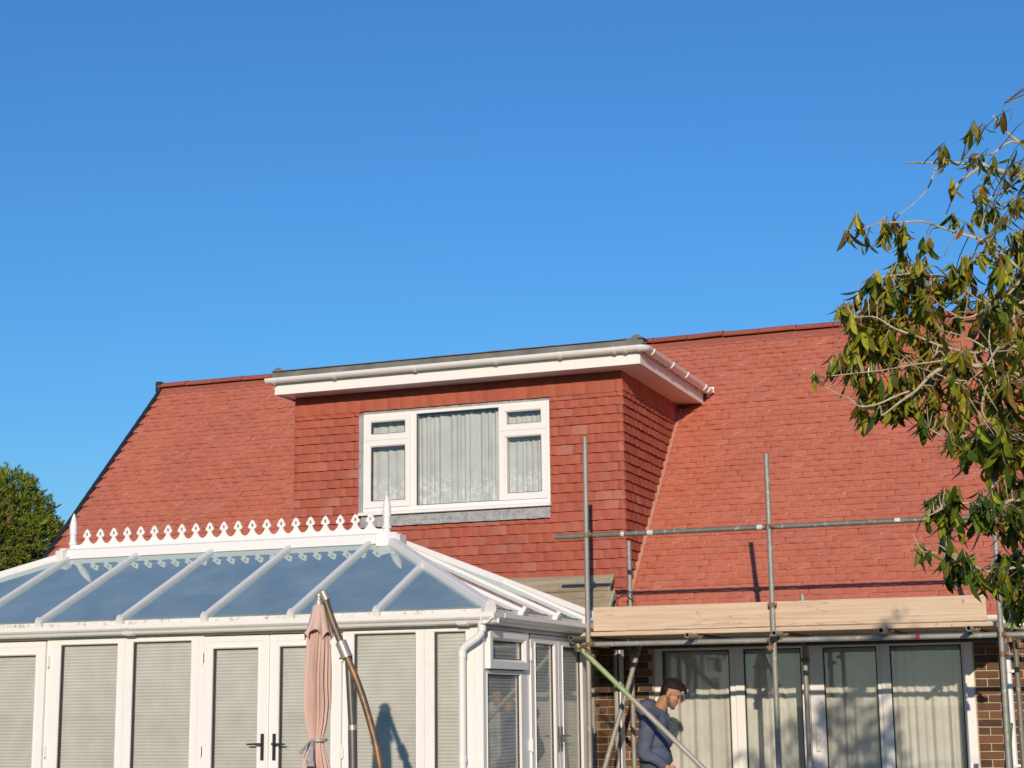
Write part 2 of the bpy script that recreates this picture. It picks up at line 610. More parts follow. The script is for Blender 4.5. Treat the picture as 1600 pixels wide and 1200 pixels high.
def tile_mesh(k):
    """one plain tile: x across (0.166), y up the slope from the tail, z out; double camber, 12 mm thick"""
    r = np.random.default_rng(100 + k)
    nx, w_, L = 5, .166, .150
    cam1, twist = r.uniform(.002, .0075), r.uniform(-.0007, .0007)
    xs_ = np.linspace(-w_ / 2, w_ / 2, nx)
    vs, fs = [], []
    for j, y in enumerate((0., .05, L)):
        for x in xs_:
            q = 1 - (2 * x / w_) ** 2
            z = .019 - .13 * y + cam1 * q * (1.15 if j == 0 else .8) + twist * x / w_ * 2
            vs.append((x, y + (r.uniform(-.0012, .0012) if j == 0 else 0), z))
    for j in range(2):
        for i in range(nx - 1):
            fs.append((j * nx + i, j * nx + i + 1, (j + 1) * nx + i + 1, (j + 1) * nx + i))
    n = len(vs)
    for x, v in zip(xs_, vs[:nx]):
        vs.append((x, v[1] + .001, v[2] - .0125))
    for i in range(nx - 1):
        fs.append((i, n + i, n + i + 1, i + 1))
    n2 = len(vs)
    vs += [(xs_[0], L, -.02), (xs_[-1], L, -.02)]
    fs += [(n, 0, nx, n2), (nx, 2 * nx, n2), (nx - 1, n + nx - 1, n2 + 1, 2 * nx - 1), (3 * nx - 1, 2 * nx - 1, n2 + 1)]
    return np.array(vs), fs


TV = [tile_mesh(k) for k in range(7)]
NTOP = 8                     # faces of the upper side; the next four are the tail edge


def tile_obs(mt, name):
    res = []
    for v, f in TV:
        me = bpy.data.meshes.new(name)
        me.from_pydata(v.tolist(), [], f)
        bm = bmesh.new(); bm.from_mesh(me)
        bmesh.ops.recalc_face_normals(bm, faces=bm.faces)
        if sum(fc.normal.z for fc in bm.faces) < 0: bmesh.ops.reverse_faces(bm, faces=bm.faces)
        bm.to_mesh(me); bm.free()
        me.materials.append(mt)
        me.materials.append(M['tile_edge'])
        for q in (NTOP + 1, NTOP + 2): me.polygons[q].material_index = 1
        res.append(me)
    return res


def place_tiles(places, name, mt, parent, limit=300, score=None):
    """places: list of (P, right, up, normal, sx, sy); the largest in view become objects, the rest one mesh"""
    order = sorted(range(len(places)), key=score or (lambda i: (Vector(places[i][0]) - cam.location).length))
    mes = tile_obs(mt, name)
    VV, FF, off = [], [], 0
    for rank, i in enumerate(order):
        P, rr, uu, nn, sx, sy = places[i][:6]
        sz = places[i][6] if len(places[i]) > 6 else 1.0
        P, rr, uu, nn = Vector(P), Vector(rr), Vector(uu), Vector(nn)
        k = random.randrange(7)
        tw = random.gauss(0, .004)
        rr2, uu2 = rr * math.cos(tw) + uu * math.sin(tw), uu * math.cos(tw) - rr * math.sin(tw)
        P = P + nn * random.gauss(0, .0007) + uu * random.gauss(0, .0009)
        mw = Matrix(((rr2.x * sx, uu2.x * sy, nn.x * sz, P.x), (rr2.y * sx, uu2.y * sy, nn.y * sz, P.y), (rr2.z * sx, uu2.z * sy, nn.z * sz, P.z), (0, 0, 0, 1)))
        if rank < limit:
            link(name, mes[k], parent, mw)
        else:
            v, f = TV[k]
            A = np.array(mw)
            VV.append(v @ A[:3, :3].T + A[:3, 3])
            FF += [tuple(q + off for q in fc) for fc in f]
            off += len(v)
    if VV:
        me = bpy.data.meshes.new(name)
        me.from_pydata(np.concatenate(VV).tolist(), [], FF)
        bm = bmesh.new(); bm.from_mesh(me)
        bmesh.ops.recalc_face_normals(bm, faces=bm.faces)
        bm.to_mesh(me); bm.free()
        me.materials.append(mt)
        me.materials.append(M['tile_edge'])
        per = len(TV[0][1])
        mi = np.zeros(len(FF), dtype=np.int32)
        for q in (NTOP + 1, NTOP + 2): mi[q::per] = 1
        me.polygons.foreach_set('material_index', mi)
        o = link(name, me, parent)
        tag(o, kind='stuff')


PITCH = .1672
places = []
up_s, nrm_s = (0, CO, SI), (0, -SI, CO)
L_s = (RIDGE_Y - EAVE_Y) / CO
nrow = int(L_s / .0985)
for r in range(nrow):
    s_ = r * .0985
    y, z = EAVE_Y + s_ * CO, EAVE_Z + s_ * SI
    x = XL + .02 + PITCH / 2 + (PITCH / 2 if r % 2 else 0) + random.uniform(-.012, .012)
    wob = .004 * math.sin(r * 1.7)
    while x < XR:
        if not (-8.93 < x < -5.10 and 16.42 < y < 18.72):
            if not (-8.90 < x < -5.15 and y <= 16.42 and y > 16.36):
                places.append(((x + random.gauss(0, .0025), y, z + wob * .4), (1, 0, 0), up_s, nrm_s, 1.0, 1.0, 1.2))
        x += PITCH


def roof_score(i):
    x, y, z = places[i][0]
    vis = (-5.2 < x < -1.1 and z > 2.80)
    return (0 if vis else 100) + (Vector((x, y, z)) - cam.location).length


place_tiles(places, 'roof_tile', M['roof_tile'], roof, 300, roof_score)

# ridge tiles: angled caps, one by one
cap = MB()
for sgn in (1,):
    L = .445
    p = []
    for an in np.linspace(-58, 58, 9):
        p.append((.135 * math.sin(R_(an)) * 1.15, .135 * math.cos(R_(an)) - .06))
    pts = [(a_, b_) for a_, b_ in p] + [(a_ * .9, b_ - .016) for a_, b_ in p[::-1]]
    cap.prism([(0, a_, b_) for a_, b_ in pts], (L, 0, 0))
me = bpy.data.meshes.new('ridge_tile')
me.from_pydata([tuple(q) for q in cap.v], [], cap.f)
bm = bmesh.new(); bm.from_mesh(me); bmesh.ops.recalc_face_normals(bm, faces=bm.faces); bm.to_mesh(me); bm.free()
me.materials.append(M['ridge_tile'])
MB().prism([(XL + .02, RIDGE_Y - .14, RIDGE_Z - .12), (XL + .02, RIDGE_Y + .14, RIDGE_Z - .12), (XL + .02, RIDGE_Y + .03, RIDGE_Z + .045), (XL + .02, RIDGE_Y - .03, RIDGE_Z + .045)], (XR - XL - .02, 0, 0)).build('ridge_bedding', M['ridge_tile'], roof)
x = XL
while x < XR - .1:
    link('ridge_tile', me, roof, Matrix.Translation((x, RIDGE_Y, RIDGE_Z + .002 + random.uniform(-.003, .004))) @ Matrix.Rotation(random.gauss(0, .006), 4, 'Y'))
    x += .455
# left verge: black dry-verge strip following the slope
v = MB()
for k in range(26):
    y0 = EAVE_Y - .02 + k * (RIDGE_Y - EAVE_Y) / 26
    y1 = EAVE_Y - .02 + (k + 1) * (RIDGE_Y - EAVE_Y) / 26 + .01
    v.prism([(XL - .03, y0, roof_z(y0) - .10), (XL - .03, y0, roof_z(y0) + .045), (XL - .03, y1, roof_z(y1) + .038), (XL - .03, y1, roof_z(y1) - .10)], (.065, 0, 0))
v.box(XL - .035, XL + .04, RIDGE_Y - .12, RIDGE_Y + .12, RIDGE_Z - .06, RIDGE_Z + .085)
v.build('verge_trim', M['black'], roof)

# eaves of the house: fascia, soffit and white gutter
fa = MB()
fa.box(-5.0, XR, EAVE_Y - .01, EAVE_Y + .02, 2.165, 2.36)
fa.box(-5.0, XR, EAVE_Y + .02, WY + .006, 2.165, 2.18)
fa.build('fascia', M['upvc'], house)


def halfround(r, th=.006, n=12):
    o_ = [(-r * math.cos(math.pi * k / n), -r * math.sin(math.pi * k / n)) for k in range(n + 1)]
    i_ = [(-(r - th) * math.cos(math.pi * k / n), -(r - th) * math.sin(math.pi * k / n)) for k in range(n + 1)]
    return o_ + i_[::-1]


hr = halfround(.056)
MB().sweep(hr, (-4.95, EAVE_Y - .07, 2.37), (XR, EAVE_Y - .07, 2.37), (0, -1, 0)).build('gutter', M['upvc'], house, smooth=True)
dp = MB().tube([(-1.305, EAVE_Y - .07, 2.33), (-1.305, EAVE_Y - .07, 2.22), (-1.305, WY - .06, 2.02), (-1.305, WY - .06, 0.05)], .034, 14).build('downpipe', M['white_metal'], house, smooth=True)
for z in (1.86, .99, .35):
    MB().box(-1.35, -1.225, WY - .10, WY - .02, z - .014, z + .014).build('pipe_clip', M['white_metal'], dp, bevel=.003)

# ------------------------------------------------------------------ dormer
dor = MB()
dor.box(-8.93, -5.06, DF + .012, DF + .10, 2.66, 3.62)
dor.box(-8.93, -8.04, DF + .012, DF + .10, 3.62, 5.10)
dor.box(-5.90, -5.06, DF + .012, DF + .10, 3.62, 5.10)
dor.box(-8.04, -5.90, DF + .012, DF + .10, 4.80, 5.10)
for x0 in (-8.93, -5.14):
    dor.prism([(x0, DF + .10, 2.72), (x0, 19.0, 5.10), (x0, DF + .10, 5.10)], (.08, 0, 0))
dormer = dor.build('dormer', M['ridge_tile'], house)

ZR = [2.49, 2.589, 2.687, 2.786, 2.891, 2.99, 3.09, 3.189, 3.289, 3.389, 3.496, 3.603, 3.704, 3.805, 3.906, 4.008, 4.103, 4.211, 4.32, 4.416, 4.525, 4.618, 4.71, 4.803, 4.864, 5.085]
wp = []


def tile_run(x0, x1, off):
    """tile edges from x0 to x1, broken bond"""
    e_ = [x0]
    x = x0 + .166 * (0.5 if off else 1)
    while x < x1 - .045:
        e_.append(x)
        x += .1665
    e_.append(x1)
    return e_


WX0, WX1, WZ0, WZ1 = -8.085, -5.865, 3.69, 4.82
for r in range(len(ZR) - 1):
    z0, z1 = ZR[r], ZR[r + 1]
    spans = [(-8.955, -5.045)]
    if z0 > WZ0 - .16 and z0 < WZ1 + .01:
        spans = [(-8.955, WX0 - .05), (WX1 + .005, -5.045)]
    for sp in spans:
        e_ = tile_run(sp[0], sp[1], r % 2)
        for a_, b_ in zip(e_, e_[1:]):
            sy = max(1.0, (z1 - z0 + .02) / .15)
            zz = z0 - (.014 if r == len(ZR) - 2 else 0)
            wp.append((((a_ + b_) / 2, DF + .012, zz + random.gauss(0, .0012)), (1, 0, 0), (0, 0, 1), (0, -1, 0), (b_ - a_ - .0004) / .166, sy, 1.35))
    # right cheek
    ymax = 16.5 + (z0 - 2.703) / TAN + .02
    ymax = min(ymax, 18.85)
    if ymax > DF + .08 and z0 > 2.6:
        e_ = tile_run(DF - .008, ymax + .10, (r + 1) % 2)
        for a_, b_ in zip(e_, e_[1:]):
            sy = max(1.0, (z1 - z0 + .02) / .15)
            wp.append(((-5.06, (a_ + b_) / 2, z0 + random.gauss(0, .0012)), (0, 1, 0), (0, 0, 1), (1, 0, 0), (b_ - a_ - .0004) / .166, sy, 1.5))


def wall_score(i):
    x, y, z = wp[i][0]
    hid = (y < 16.6 and z < 3.15 - (x + 6.7) * .75 and x < -5.8) or z < 2.7
    cheek = 3.0 if wp[i][3][0] == 1 else 0
    return (100 if hid else 0) + cheek + (Vector((x, y, z)) - cam.location).length


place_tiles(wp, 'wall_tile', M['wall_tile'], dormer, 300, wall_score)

fl = MB()
fl.bar((-5.030, 16.49, 2.70), (-5.030, 18.72, 2.70 + (18.72 - 16.49) * TAN), .07, .030, (0, -SI, CO))
fl.build('mortar_fillet', simple('fillet', (.52, .24, .17), .9, 0, .2, 14, .4, 40), dormer)

# flat roof: felt slab with upstand, fascia, soffit, gutters
FX0, FX1, FY0 = -9.05, -4.75, 16.15
FYB = 19.0
f = MB()
f.box(FX0 + .02, FX1 - .02, FY0 + .03, FYB + .15, 5.20, 5.325)
f.prism([(FX0 - .03, FY0 - .02, 5.25), (FX0 - .03, FY0 + .03, 5.345), (FX0 - .03, FY0 + .14, 5.345), (FX0 - .03, FY0 + .14, 5.25)], (FX1 - FX0 + .06, 0, 0))
f.prism([(FX1 + .02, FY0, 5.25), (FX1 - .03, FY0, 5.345), (FX1 - .14, FY0, 5.345), (FX1 - .14, FY0, 5.25)], (0, FYB - FY0 - .05, 0))
for x0 in (FX0 - .01, FX1 - .08):      # folded corners of the felt stand up
    f.add([(x0 - .04, FY0, 5.335), (x0 + .13, FY0, 5.335), (x0 + .13, FY0 + .2, 5.335), (x0 - .04, FY0 + .2, 5.335),
           (x0 + .02, FY0 + .03, 5.385), (x0 + .05, FY0 + .03, 5.388), (x0 + .05, FY0 + .15, 5.37), (x0 + .02, FY0 + .15, 5.37)],
          [(0, 1, 5, 4), (1, 2, 6, 5), (2, 3, 7, 6), (3, 0, 4, 7), (4, 5, 6, 7)])
nl = 90
vs = []
for i in range(nl + 1):                 # the lapped front edge is not quite straight
    x = FX0 - .02 + (FX1 - FX0 + .04) * i / nl
    h = .008 + .012 * max(0, mnoise.noise((x * 2.1, 3, 0))) + .010 * max(0, mnoise.noise((x * 6, 7, 0)))
    vs += [(x, FY0 + .0, 5.335), (x, FY0 + .03, 5.340 + h), (x, FY0 + .13, 5.340 + h), (x, FY0 + .17, 5.335)]
f.add(vs, [(i * 4 + k, i * 4 + k + 1, i * 4 + 5 + k, i * 4 + 4 + k) for i in range(nl) for k in range(3)])
f.build('felt_roof', M['felt'], dormer)

f = MB()
f.box(FX0, FX1, FY0, FY0 + .022, 5.065, 5.235)
f.build('fascia', M['upvc'], dormer, bevel=.003)
f = MB()
f.box(FX1 - .022, FX1, FY0 + .022, 18.75, 5.065, 5.235)
f.build('fascia', M['upvc'], dormer, bevel=.003)
f = MB()
f.box(FX0, FX0 + .022, FY0 + .022, 18.75, 5.065, 5.235)
f.build('fascia', M['upvc'], dormer, bevel=.003)
f = MB()
f.box(FX0 + .022, FX1 - .022, FY0 + .022, DF + .06, 5.075, 5.09)
f.box(-5.10, FX1 - .022, DF + .06, 18.8, 5.075, 5.09)
f.build('soffit', M['upvc'], dormer)

hr = halfround(.055)
GY, GX = FY0 - .060, FX1 + .060
g1 = MB().sweep(hr, (FX0 - .07, GY, 5.240), (FX1 + .02, GY, 5.240), (0, -1, 0))
pth = [(FX1 + .02, GY + .0, 5.240), (GX, FY0 + .0, 5.240)]
g1.build('gutter', M['upvc'], dormer, smooth=True)
g2 = MB().sweep(hr, (GX, FY0 + .02, 5.240), (GX, 18.80, 5.240), (1, 0, 0)).build('gutter', M['upvc'], dormer, smooth=True)
# corner elbow
cn = MB()
prev = None
vs = []
n = len(hr)
for k in range(7):
    an = R_(90 * k / 6)
    c = Vector((FX1 + .02 - .0, FY0 - .0 + .02, 5.240))
    rad = .0
    dirv = Vector((math.sin(an), -math.cos(an), 0))
    for a_, b_ in halfround(.060):
        q = Vector((FX1, FY0 + .0, 5.240)) + dirv * (.060 + a_) + Vector((0, 0, b_))
        vs.append(q)
fs = [(i * n + k, i * n + (k + 1) % n, (i + 1) * n + (k + 1) % n, (i + 1) * n + k) for i in range(6) for k in range(n)]
cn.add(vs, fs)
cn.build('gutter_corner', M['upvc'], dormer, smooth=True)
br = [(-r_ * math.cos(an), -r_ * math.sin(an)) for r_, rng_ in ((.066, np.linspace(0, math.pi, 12)),) for an in rng_] + \
     [(.0545 * math.cos(an), -.0545 * math.sin(an)) for an in np.linspace(0, math.pi, 12)]
for xx in (FX0 + .01, -8.28, -7.30, -6.35, -5.62, -5.02, -4.90):
    MB().sweep(br, (xx, GY, 5.240), (xx + .028, GY, 5.240), (0, -1, 0)).build('gutter_bracket', M['upvc'], dormer)
for yy in (16.30, 17.05, 17.65, 18.45, 18.62):
    b = MB().sweep(br, (GX, yy, 5.240), (GX, yy + .03, 5.240), (1, 0, 0))
    b.box(FX1, GX - .01, yy, yy + .03, 5.20, 5.222)
    b.build('gutter_bracket', M['upvc'], dormer)
MB().box(GX - .06, GX + .06, 18.80, 18.812, 5.208, 5.275).build('gutter_end', M['upvc'], dormer)

# ---- dormer window
FYW = DF - .012


def ring(mb, x0, x1, z0, z1, wd, y0, y1, wb=None):
    wb = wb or wd
    mb.box(x0, x0 + wd, y0, y1, z0, z1)
    mb.box(x1 - wd, x1, y0, y1, z0, z1)
    mb.box(x0 + wd, x1 - wd, y0, y1, z1 - wd, z1)
    mb.box(x0 + wd, x1 - wd, y0, y1, z0, z0 + wb)


def sash_ring(mb, x0, x1, z0, z1, wd, y0, y1, ch=.014):
    """opening frame with a chamfered (ovolo) inner edge, mitred"""
    o_ = [(x0, z0), (x1, z0), (x1, z1), (x0, z1)]
    def inset(q): return [(x0 + q, z0 + q), (x1 - q, z0 + q), (x1 - q, z1 - q), (x0 + q, z1 - q)]
    lay = [[(x, y1, z) for x, z in o_], [(x, y0, z) for x, z in o_], [(x, y0, z) for x, z in inset(wd - ch)],
           [(x, y0 + ch, z) for x, z in inset(wd)], [(x, y1, z) for x, z in inset(wd)]]
    vs = [p for l_ in lay for p in l_]
    fs = []
    for a_ in range(5):
        b_ = (a_ + 1) % 5
        for k in range(4):
            k2 = (k + 1) % 4
            fs.append((a_ * 4 + k, a_ * 4 + k2, b_ * 4 + k2, b_ * 4 + k))
    mb.add(vs, fs)


wf = MB()
ring(wf, -8.08, -5.87, 3.715, 4.815, .035, FYW, FYW + .07, .045)
wf.box(-7.505, -7.43, FYW, FYW + .07, 3.76, 4.78)
wf.box(-6.435, -6.36, FYW, FYW + .07, 3.76, 4.78)
win = wf.build('dormer_window', M['upvc'], house, bevel=.003)
SX = [(-8.045, -7.507), (-6.433, -5.905)]
for x0, x1 in SX:
    for z0, z1 in ((3.763, 4.508), (4.514, 4.785)):
        s_ = MB()
        sash_ring(s_, x0 - .012, x1 + .012, z0 - .004, z1 + .004, .074, FYW - .016, FYW + .03)
        s_.build('sash', M['upvc'], win)
        gk = MB()
        ring(gk, x0 + .060, x1 - .060, z0 + .068, z1 - .068, .008, FYW + .002, FYW + .02)
        gk.build('gasket', M['gasket'], win)
        MB().box(x0 + .05, x1 - .05, FYW + .012, FYW + .016, z0 + .05, z1 - .05).build('pane', M['glass'], win)
gk = MB()
ring(gk, -7.432, -6.433, 3.758, 4.782, .010, FYW + .018, FYW + .03)
gk.build('gasket', M['gasket'], win)
MB().box(-7.43, -6.435, FYW + .024, FYW + .028, 3.76, 4.78).build('pane', M['glass'], win)
sl = MB()
sl.prism([(-8.12, FYW - .055, 3.672), (-8.12, FYW + .05, 3.672), (-8.12, FYW + .05, 3.716), (-8.12, FYW - .02, 3.714), (-8.12, FYW - .055, 3.700)], (2.265, 0, 0))
sl.build('sill', M['upvc'], win, bevel=.003)
# lead apron under the sill, dressed and crinkled; lead soaker strip at the left jamb
ap = MB()
nx_ = 150
vs = []
for j, (z, oy) in enumerate(((3.668, -.004), (3.615, -.020), (3.602, -.028), (3.585, -.024), (3.545, -.036))):
    for i in range(nx_ + 1):
        x = -8.10 + i * (2.235) / nx_
        amp = (0, .002, .008, .010, .010)[j]
        vs.append((x, DF + oy - .012 + amp * (mnoise.noise((x * 38, j * .6, 0)) + .6 * mnoise.noise((x * 90, j * .3, 3))), z + (0 if j < 4 else .006 * mnoise.noise((x * 9, 0, 9)))))
fs = [(j * (nx_ + 1) + i, j * (nx_ + 1) + i + 1, (j + 1) * (nx_ + 1) + i + 1, (j + 1) * (nx_ + 1) + i) for j in range(4) for i in range(nx_)]
ap.add(vs, fs)
ap.build('lead_apron', M['lead'], dormer, smooth=True)
MB().box(-8.135, -8.083, DF - .010, DF + .02, 3.70, 4.82).build('lead_strip', M['lead'], dormer)
MB().box(-8.09, -5.86, DF + .008, DF + .02, 4.812, 4.87).build('lead_strip', M['lead'], dormer)


def folds(name, x0, x1, y, z0, z1, mt, amp, lam, seed, label, group=None, top_wave=0.0, cat='curtain'):
    r = random.Random(seed)
    nx_ = max(24, int((x1 - x0) / .012))
    ph = [(r.uniform(.6, 1.5) / lam, r.uniform(0, 6.28), r.uniform(.4, 1.)) for _ in range(4)]
    nz = 10
    vs = []
    for j in range(nz + 1):
        t_ = j / nz
        for i in range(nx_ + 1):
            x = x0 + (x1 - x0) * i / nx_
            dx = .02 * t_ * mnoise.noise((x * 2.2, t_ * 1.5, seed))
            w_ = sum(a_ * math.sin(6.283 * f_ * (x + dx) + p_) for f_, p_, a_ in ph) / 2
            w_ = max(-1.0, min(1.0, w_ * 1.3))
            vs.append((x + dx, y + amp * w_ * (.55 + .45 * t_), z1 - (z1 - z0) * t_ + top_wave * (1 - t_) * abs(math.sin(x * 42 + seed))))
    fs = [(j * (nx_ + 1) + i, j * (nx_ + 1) + i + 1, (j + 1) * (nx_ + 1) + i + 1, (j + 1) * (nx_ + 1) + i) for j in range(nz) for i in range(nx_)]
    o = MB().add(vs, fs).build(name, mt, smooth=True, fixn=False)
    return tag(o, label, cat, group)


folds('net_curtain', -8.02, -7.51, DF + .10, 3.70, 4.770, M['net'], .020, .085, 3, 'white net curtain with lace hem behind the left opening lights of the dormer window', 'net curtains in the dormer window')
folds('net_curtain', -7.47, -6.40, DF + .10, 3.70, 4.775, M['net'], .032, .105, 5, 'wide gathered net curtain with lace hem behind the large middle dormer pane', 'net curtains in the dormer window')
folds('net_curtain', -6.39, -5.88, DF + .10, 3.70, 4.770, M['net'], .020, .085, 8, 'white net curtain with lace hem behind the right opening lights of the dormer window', 'net curtains in the dormer window')

# ------------------------------------------------------------------ patio doors
pf = MB()
YD = WY + .035
pf.box(PDX0, PDX0 + .075, YD, YD + .08, 0, PDZ)
pf.box(PDX1 - .085, PDX1, YD - .03, YD + .08, 0, PDZ)
pf.box(PDX0 + .075, PDX1 - .085, YD, YD + .08, PDZ - .06, PDZ)
pf.box(PDX0 + .075, PDX1 - .085, YD, YD + .08, 0, .06)
pdoor = pf.build('patio_door', M['upvc'], house, bevel=.004)
leafs = [(-4.725, -3.925, .02, .008, .09), (-3.955, -3.215, .0, .09, .07), (-3.21, -2.475, .02, .14, .07), (-2.505, -1.715, .0, .09, .02)]
for i, (x0, x1, oy, wl, wr) in enumerate(leafs):
    s_ = MB()
    y0 = YD + oy - .012
    s_.box(x0, x0 + wl, y0, y0 + .05, .06, PDZ - .06)
    s_.box(x1 - wr, x1, y0, y0 + .05, .06, PDZ - .06)
    s_.box(x0 + wl, x1 - wr, y0, y0 + .05, PDZ - .115, PDZ - .06)
    s_.box(x0 + wl, x1 - wr, y0, y0 + .05, .06, .16)
    s_.build('door_leaf', M['upvc'], pdoor, bevel=.004)
    gk = MB()
    ring(gk, x0 + wl, x1 - wr, .16, PDZ - .115, .012, y0 + .012, y0 + .03)
    gk.build('gasket', M['gasket'], pdoor)
    MB().box(x0 + wl, x1 - wr, y0 + .020, y0 + .026, .16, PDZ - .115).build('pane', M['door_glass'], pdoor)
MB().box(-3.165, -3.125, YD - .022, YD + .012, 1.12, 1.32).build('door_handle', M['upvc_dirty'], pdoor, bevel=.006)
cl = ['pale pleated curtain behind the leftmost patio door pane beside the man',
      'pale pleated curtain behind the second patio door pane from the brick pier on the left',
      'pale pleated curtain behind the third patio door pane, next to the black gasket',
      'pale pleated curtain behind the rightmost patio door pane beside the brick pier']
for i, (x0, x1) in enumerate(((-4.70, -3.97), (-3.93, -3.24), (-3.12, -2.50), (-2.46, -1.74))):
    folds('curtain', x0, x1, WY + .145, .05, 2.165, M['curtain'], .030, .115, 20 + i, cl[i], 'pleated curtains behind the patio doors', .012)

# plain plastered rooms behind the windows
rm = MB()
rm.box(XL + .5, XR - .5, WY + 1.6, WY + 1.62, 0, 2.5)
rm.box(XL + .5, XR - .5, WY + .3, WY + 1.6, 2.42, 2.44)
rm.box(-8.8, -5.2, WY + 1.5, WY + 1.52, 3.3, 5.05)
rm.build('inner_wall', M['room'], house)

# ------------------------------------------------------------------ conservatory
CF, CX, CLX, CB = 12.6, -5.1, -12.0, 16.46
cons = empty('conservatory', (-8.5, 14.3, 0), 'white framed conservatory with blue tinted glass roof and ornate ridge cresting', 'conservatory')


def onfront(u, d_, z): return (u, CF + d_, z)
def onside(u, d_, z): return (CX - d_, u, z)


def place(mb, fn):
    mb.v = [fn(*p) for p in mb.v]
    return mb


def pleats(u0, u1, d0, z0, z1, p=.028, amp=.007):
    n_ = int((z1 - z0) / p) * 2
    vs = []
    for k in range(n_ + 1):
        z = z1 - (z1 - z0) * k / n_
        dd = d0 + (amp if k % 2 else 0)
        vs += [(u0, dd, z), (u1, dd, z)]
    return MB().add(vs, [(2 * k, 2 * k + 1, 2 * k + 3, 2 * k + 2) for k in range(n_)])


def glazing(parent, fn, u0, u1, z0, z1, dg=.02, gapl=.016, gapr=.006, blind=True, mt='glass'):
    gk = MB()
    ring(gk, u0, u1, z0, z1, .009, dg - .006, dg + .012)
    place(gk, fn).build('gasket', M['gasket'], parent)
    place(MB().box(u0, u1, dg, dg + .005, z0, z1), fn).build('pane', M[mt], parent)
    back = MB().box(u0 - .01, u1 + .01, dg + .075, dg + .08, z0 - .01, z1 + .01)
    if blind:
        place(pleats(u0 + gapl, u1 - gapr, dg + .018, z0 + .01, z1 - .014), fn).build('blind', M['blind'], parent, fixn=False)


def fixed(fn, u0, u1, gu0, gu1, z0, z1, gz0, gz1):
    f_ = MB()
    f_.box(u0, gu0, 0, .07, z0, z1)
    f_.box(gu1, u1, 0, .07, z0, z1)
    f_.box(gu0, gu1, 0, .07, gz1, z1)
    f_.box(gu0, gu1, 0, .07, z0, gz0)
    b = MB()
    sash_ring(b, gu0 - .012, gu1 + .012, gz0 - .012, gz1 + .012, .014, -.006, .03, .008)
    f_.add(b.v, b.f)
    wn = place(f_, fn).build('window', M['upvc'], cons)
    glazing(wn, fn, gu0, gu1, gz0, gz1)
    return wn


def hinge(parent, fn, u, z):
    h = MB()
    h.tube([(u, -.022, z - .055), (u, -.022, z + .055)], .009, 8)
    h.box(u - .014, u + .014, -.016, .002, z - .045, z + .045)
    place(h, fn).build('hinge', M['upvc'], parent)


def leaf(fn, u0, u1, gu0, gu1, gz1, z0=.17, z1=2.212, hx=None, handle=None, hm='black', hz=1.28):
    f_ = MB()
    sash_ring(f_, u0 + .004, u1 - .004, z0, z1, .05, -.016, .05, .004)
    ww = .05
    f_.box(u0 + .05, gu0, -.016, .05, z0 + .05, z1 - .05)
    f_.box(gu1, u1 - .05, -.016, .05, z0 + .05, z1 - .05)
    f_.box(gu0, gu1, -.016, .05, gz1, z1 - .05)
    f_.box(gu0, gu1, -.016, .05, z0 + .05, .34)
    b = MB()
    sash_ring(b, gu0 - .012, gu1 + .012, .34 - .012, gz1 + .012, .014, -.024, .02, .010)
    f_.add(b.v, b.f)
    dr = place(f_, fn).build('door', M['upvc'], cons)
    glazing(dr, fn, gu0, gu1, .34, gz1, .006)
    if hx is not None:
        for z in (2.03, hz - .045, .45): hinge(dr, fn, hx, z)
    if handle is not None:
        u, s_ = handle
        h = MB()
        h.box(u - .014, u + .014, -.030, -.016, hz - .115, hz + .105)
        h.tube([(u, -.03, hz + .02), (u, -.062, hz + .02), (u + s_ * .02, -.070, hz + .02), (u + s_ * .125, -.066, hz + .018)], [.010, .010, .010, .007], 8)
        h.tube([(u, -.02, hz - .055), (u, -.036, hz - .055)], .010, 8)
        place(h, fn).build('handle', M[hm], dr, bevel=.002)
    return dr


# plinth, corner posts, head
fr = MB()
fr.box(CLX, CX, CF + .005, CF + .12, 0, .15)
fr.box(CX - .12, CX - .005, CF + .12, CB, 0, .15)
fr.box(CLX + .005, CLX + .12, CF + .12, CB, 0, .15)
fr.box(CX - .075, CX, CF, CF + .05, .15, 2.245)
fr.box(CLX, CLX + .075, CF, CF + .05, .15, 2.245)
fr.box(CLX, CX - .075, CF + .004, CF + .08, 2.225, 2.30)
fr.box(CX - .08, CX - .004, CF + .05, CB, 2.215, 2.30)
fr.box(CLX + .004, CLX + .08, CF + .05, CB, .15, 2.30)
for x0, x1 in ((-9.355, -9.300), (-7.770, -7.722), (-6.372, -6.345), (-10.80, -10.775)):
    fr.box(x0, x1, CF + .002, CF + .07, .15, 2.225)
for y0, y1 in ((13.555, 13.672), (15.155, 15.30)):
    fr.box(CX - .07, CX - .002, y0, y1, .15, 2.215)
fr.build('wall_frame', M['upvc'], cons, bevel=.003)
ZT = 2.225
fixed(onfront, -9.300, -8.526, -9.206, -8.602, .15, ZT, .30, 2.176)
fixed(onfront, -8.524, -7.770, -8.442, -7.845, .15, ZT, .30, 2.184)
fixed(onfront, -6.345, -5.622, -6.267, -5.700, .15, ZT, .30, 2.200)
fixed(onfront, -5.620, CX - .075, -5.534, -5.254, .15, ZT, .30, 2.198)
fixed(onfront, -11.56, -10.80, -11.47, -10.88, .15, ZT, .30, 2.18)
fixed(onfront, CLX + .075, -11.562, -11.84, -11.65, .15, ZT, .30, 2.18)
leaf(onfront, -10.062, -9.355, -9.95, -9.462, 2.092, hx=-9.325)
leaf(onfront, -10.775, -10.068, -10.66, -10.18, 2.092)
leaf(onfront, -7.722, -7.064, -7.618, -7.172, 2.108, hx=-7.716, handle=(-7.112, -1))
leaf(onfront, -7.060, -6.372, -6.965, -6.475, 2.112, hx=-6.364, handle=(-6.998, 1))
place(MB().tube([(-7.062, -.030, .2), (-7.062, -.030, 2.2)], .012, 8), onfront).build('door_bead', M['upvc'], cons)
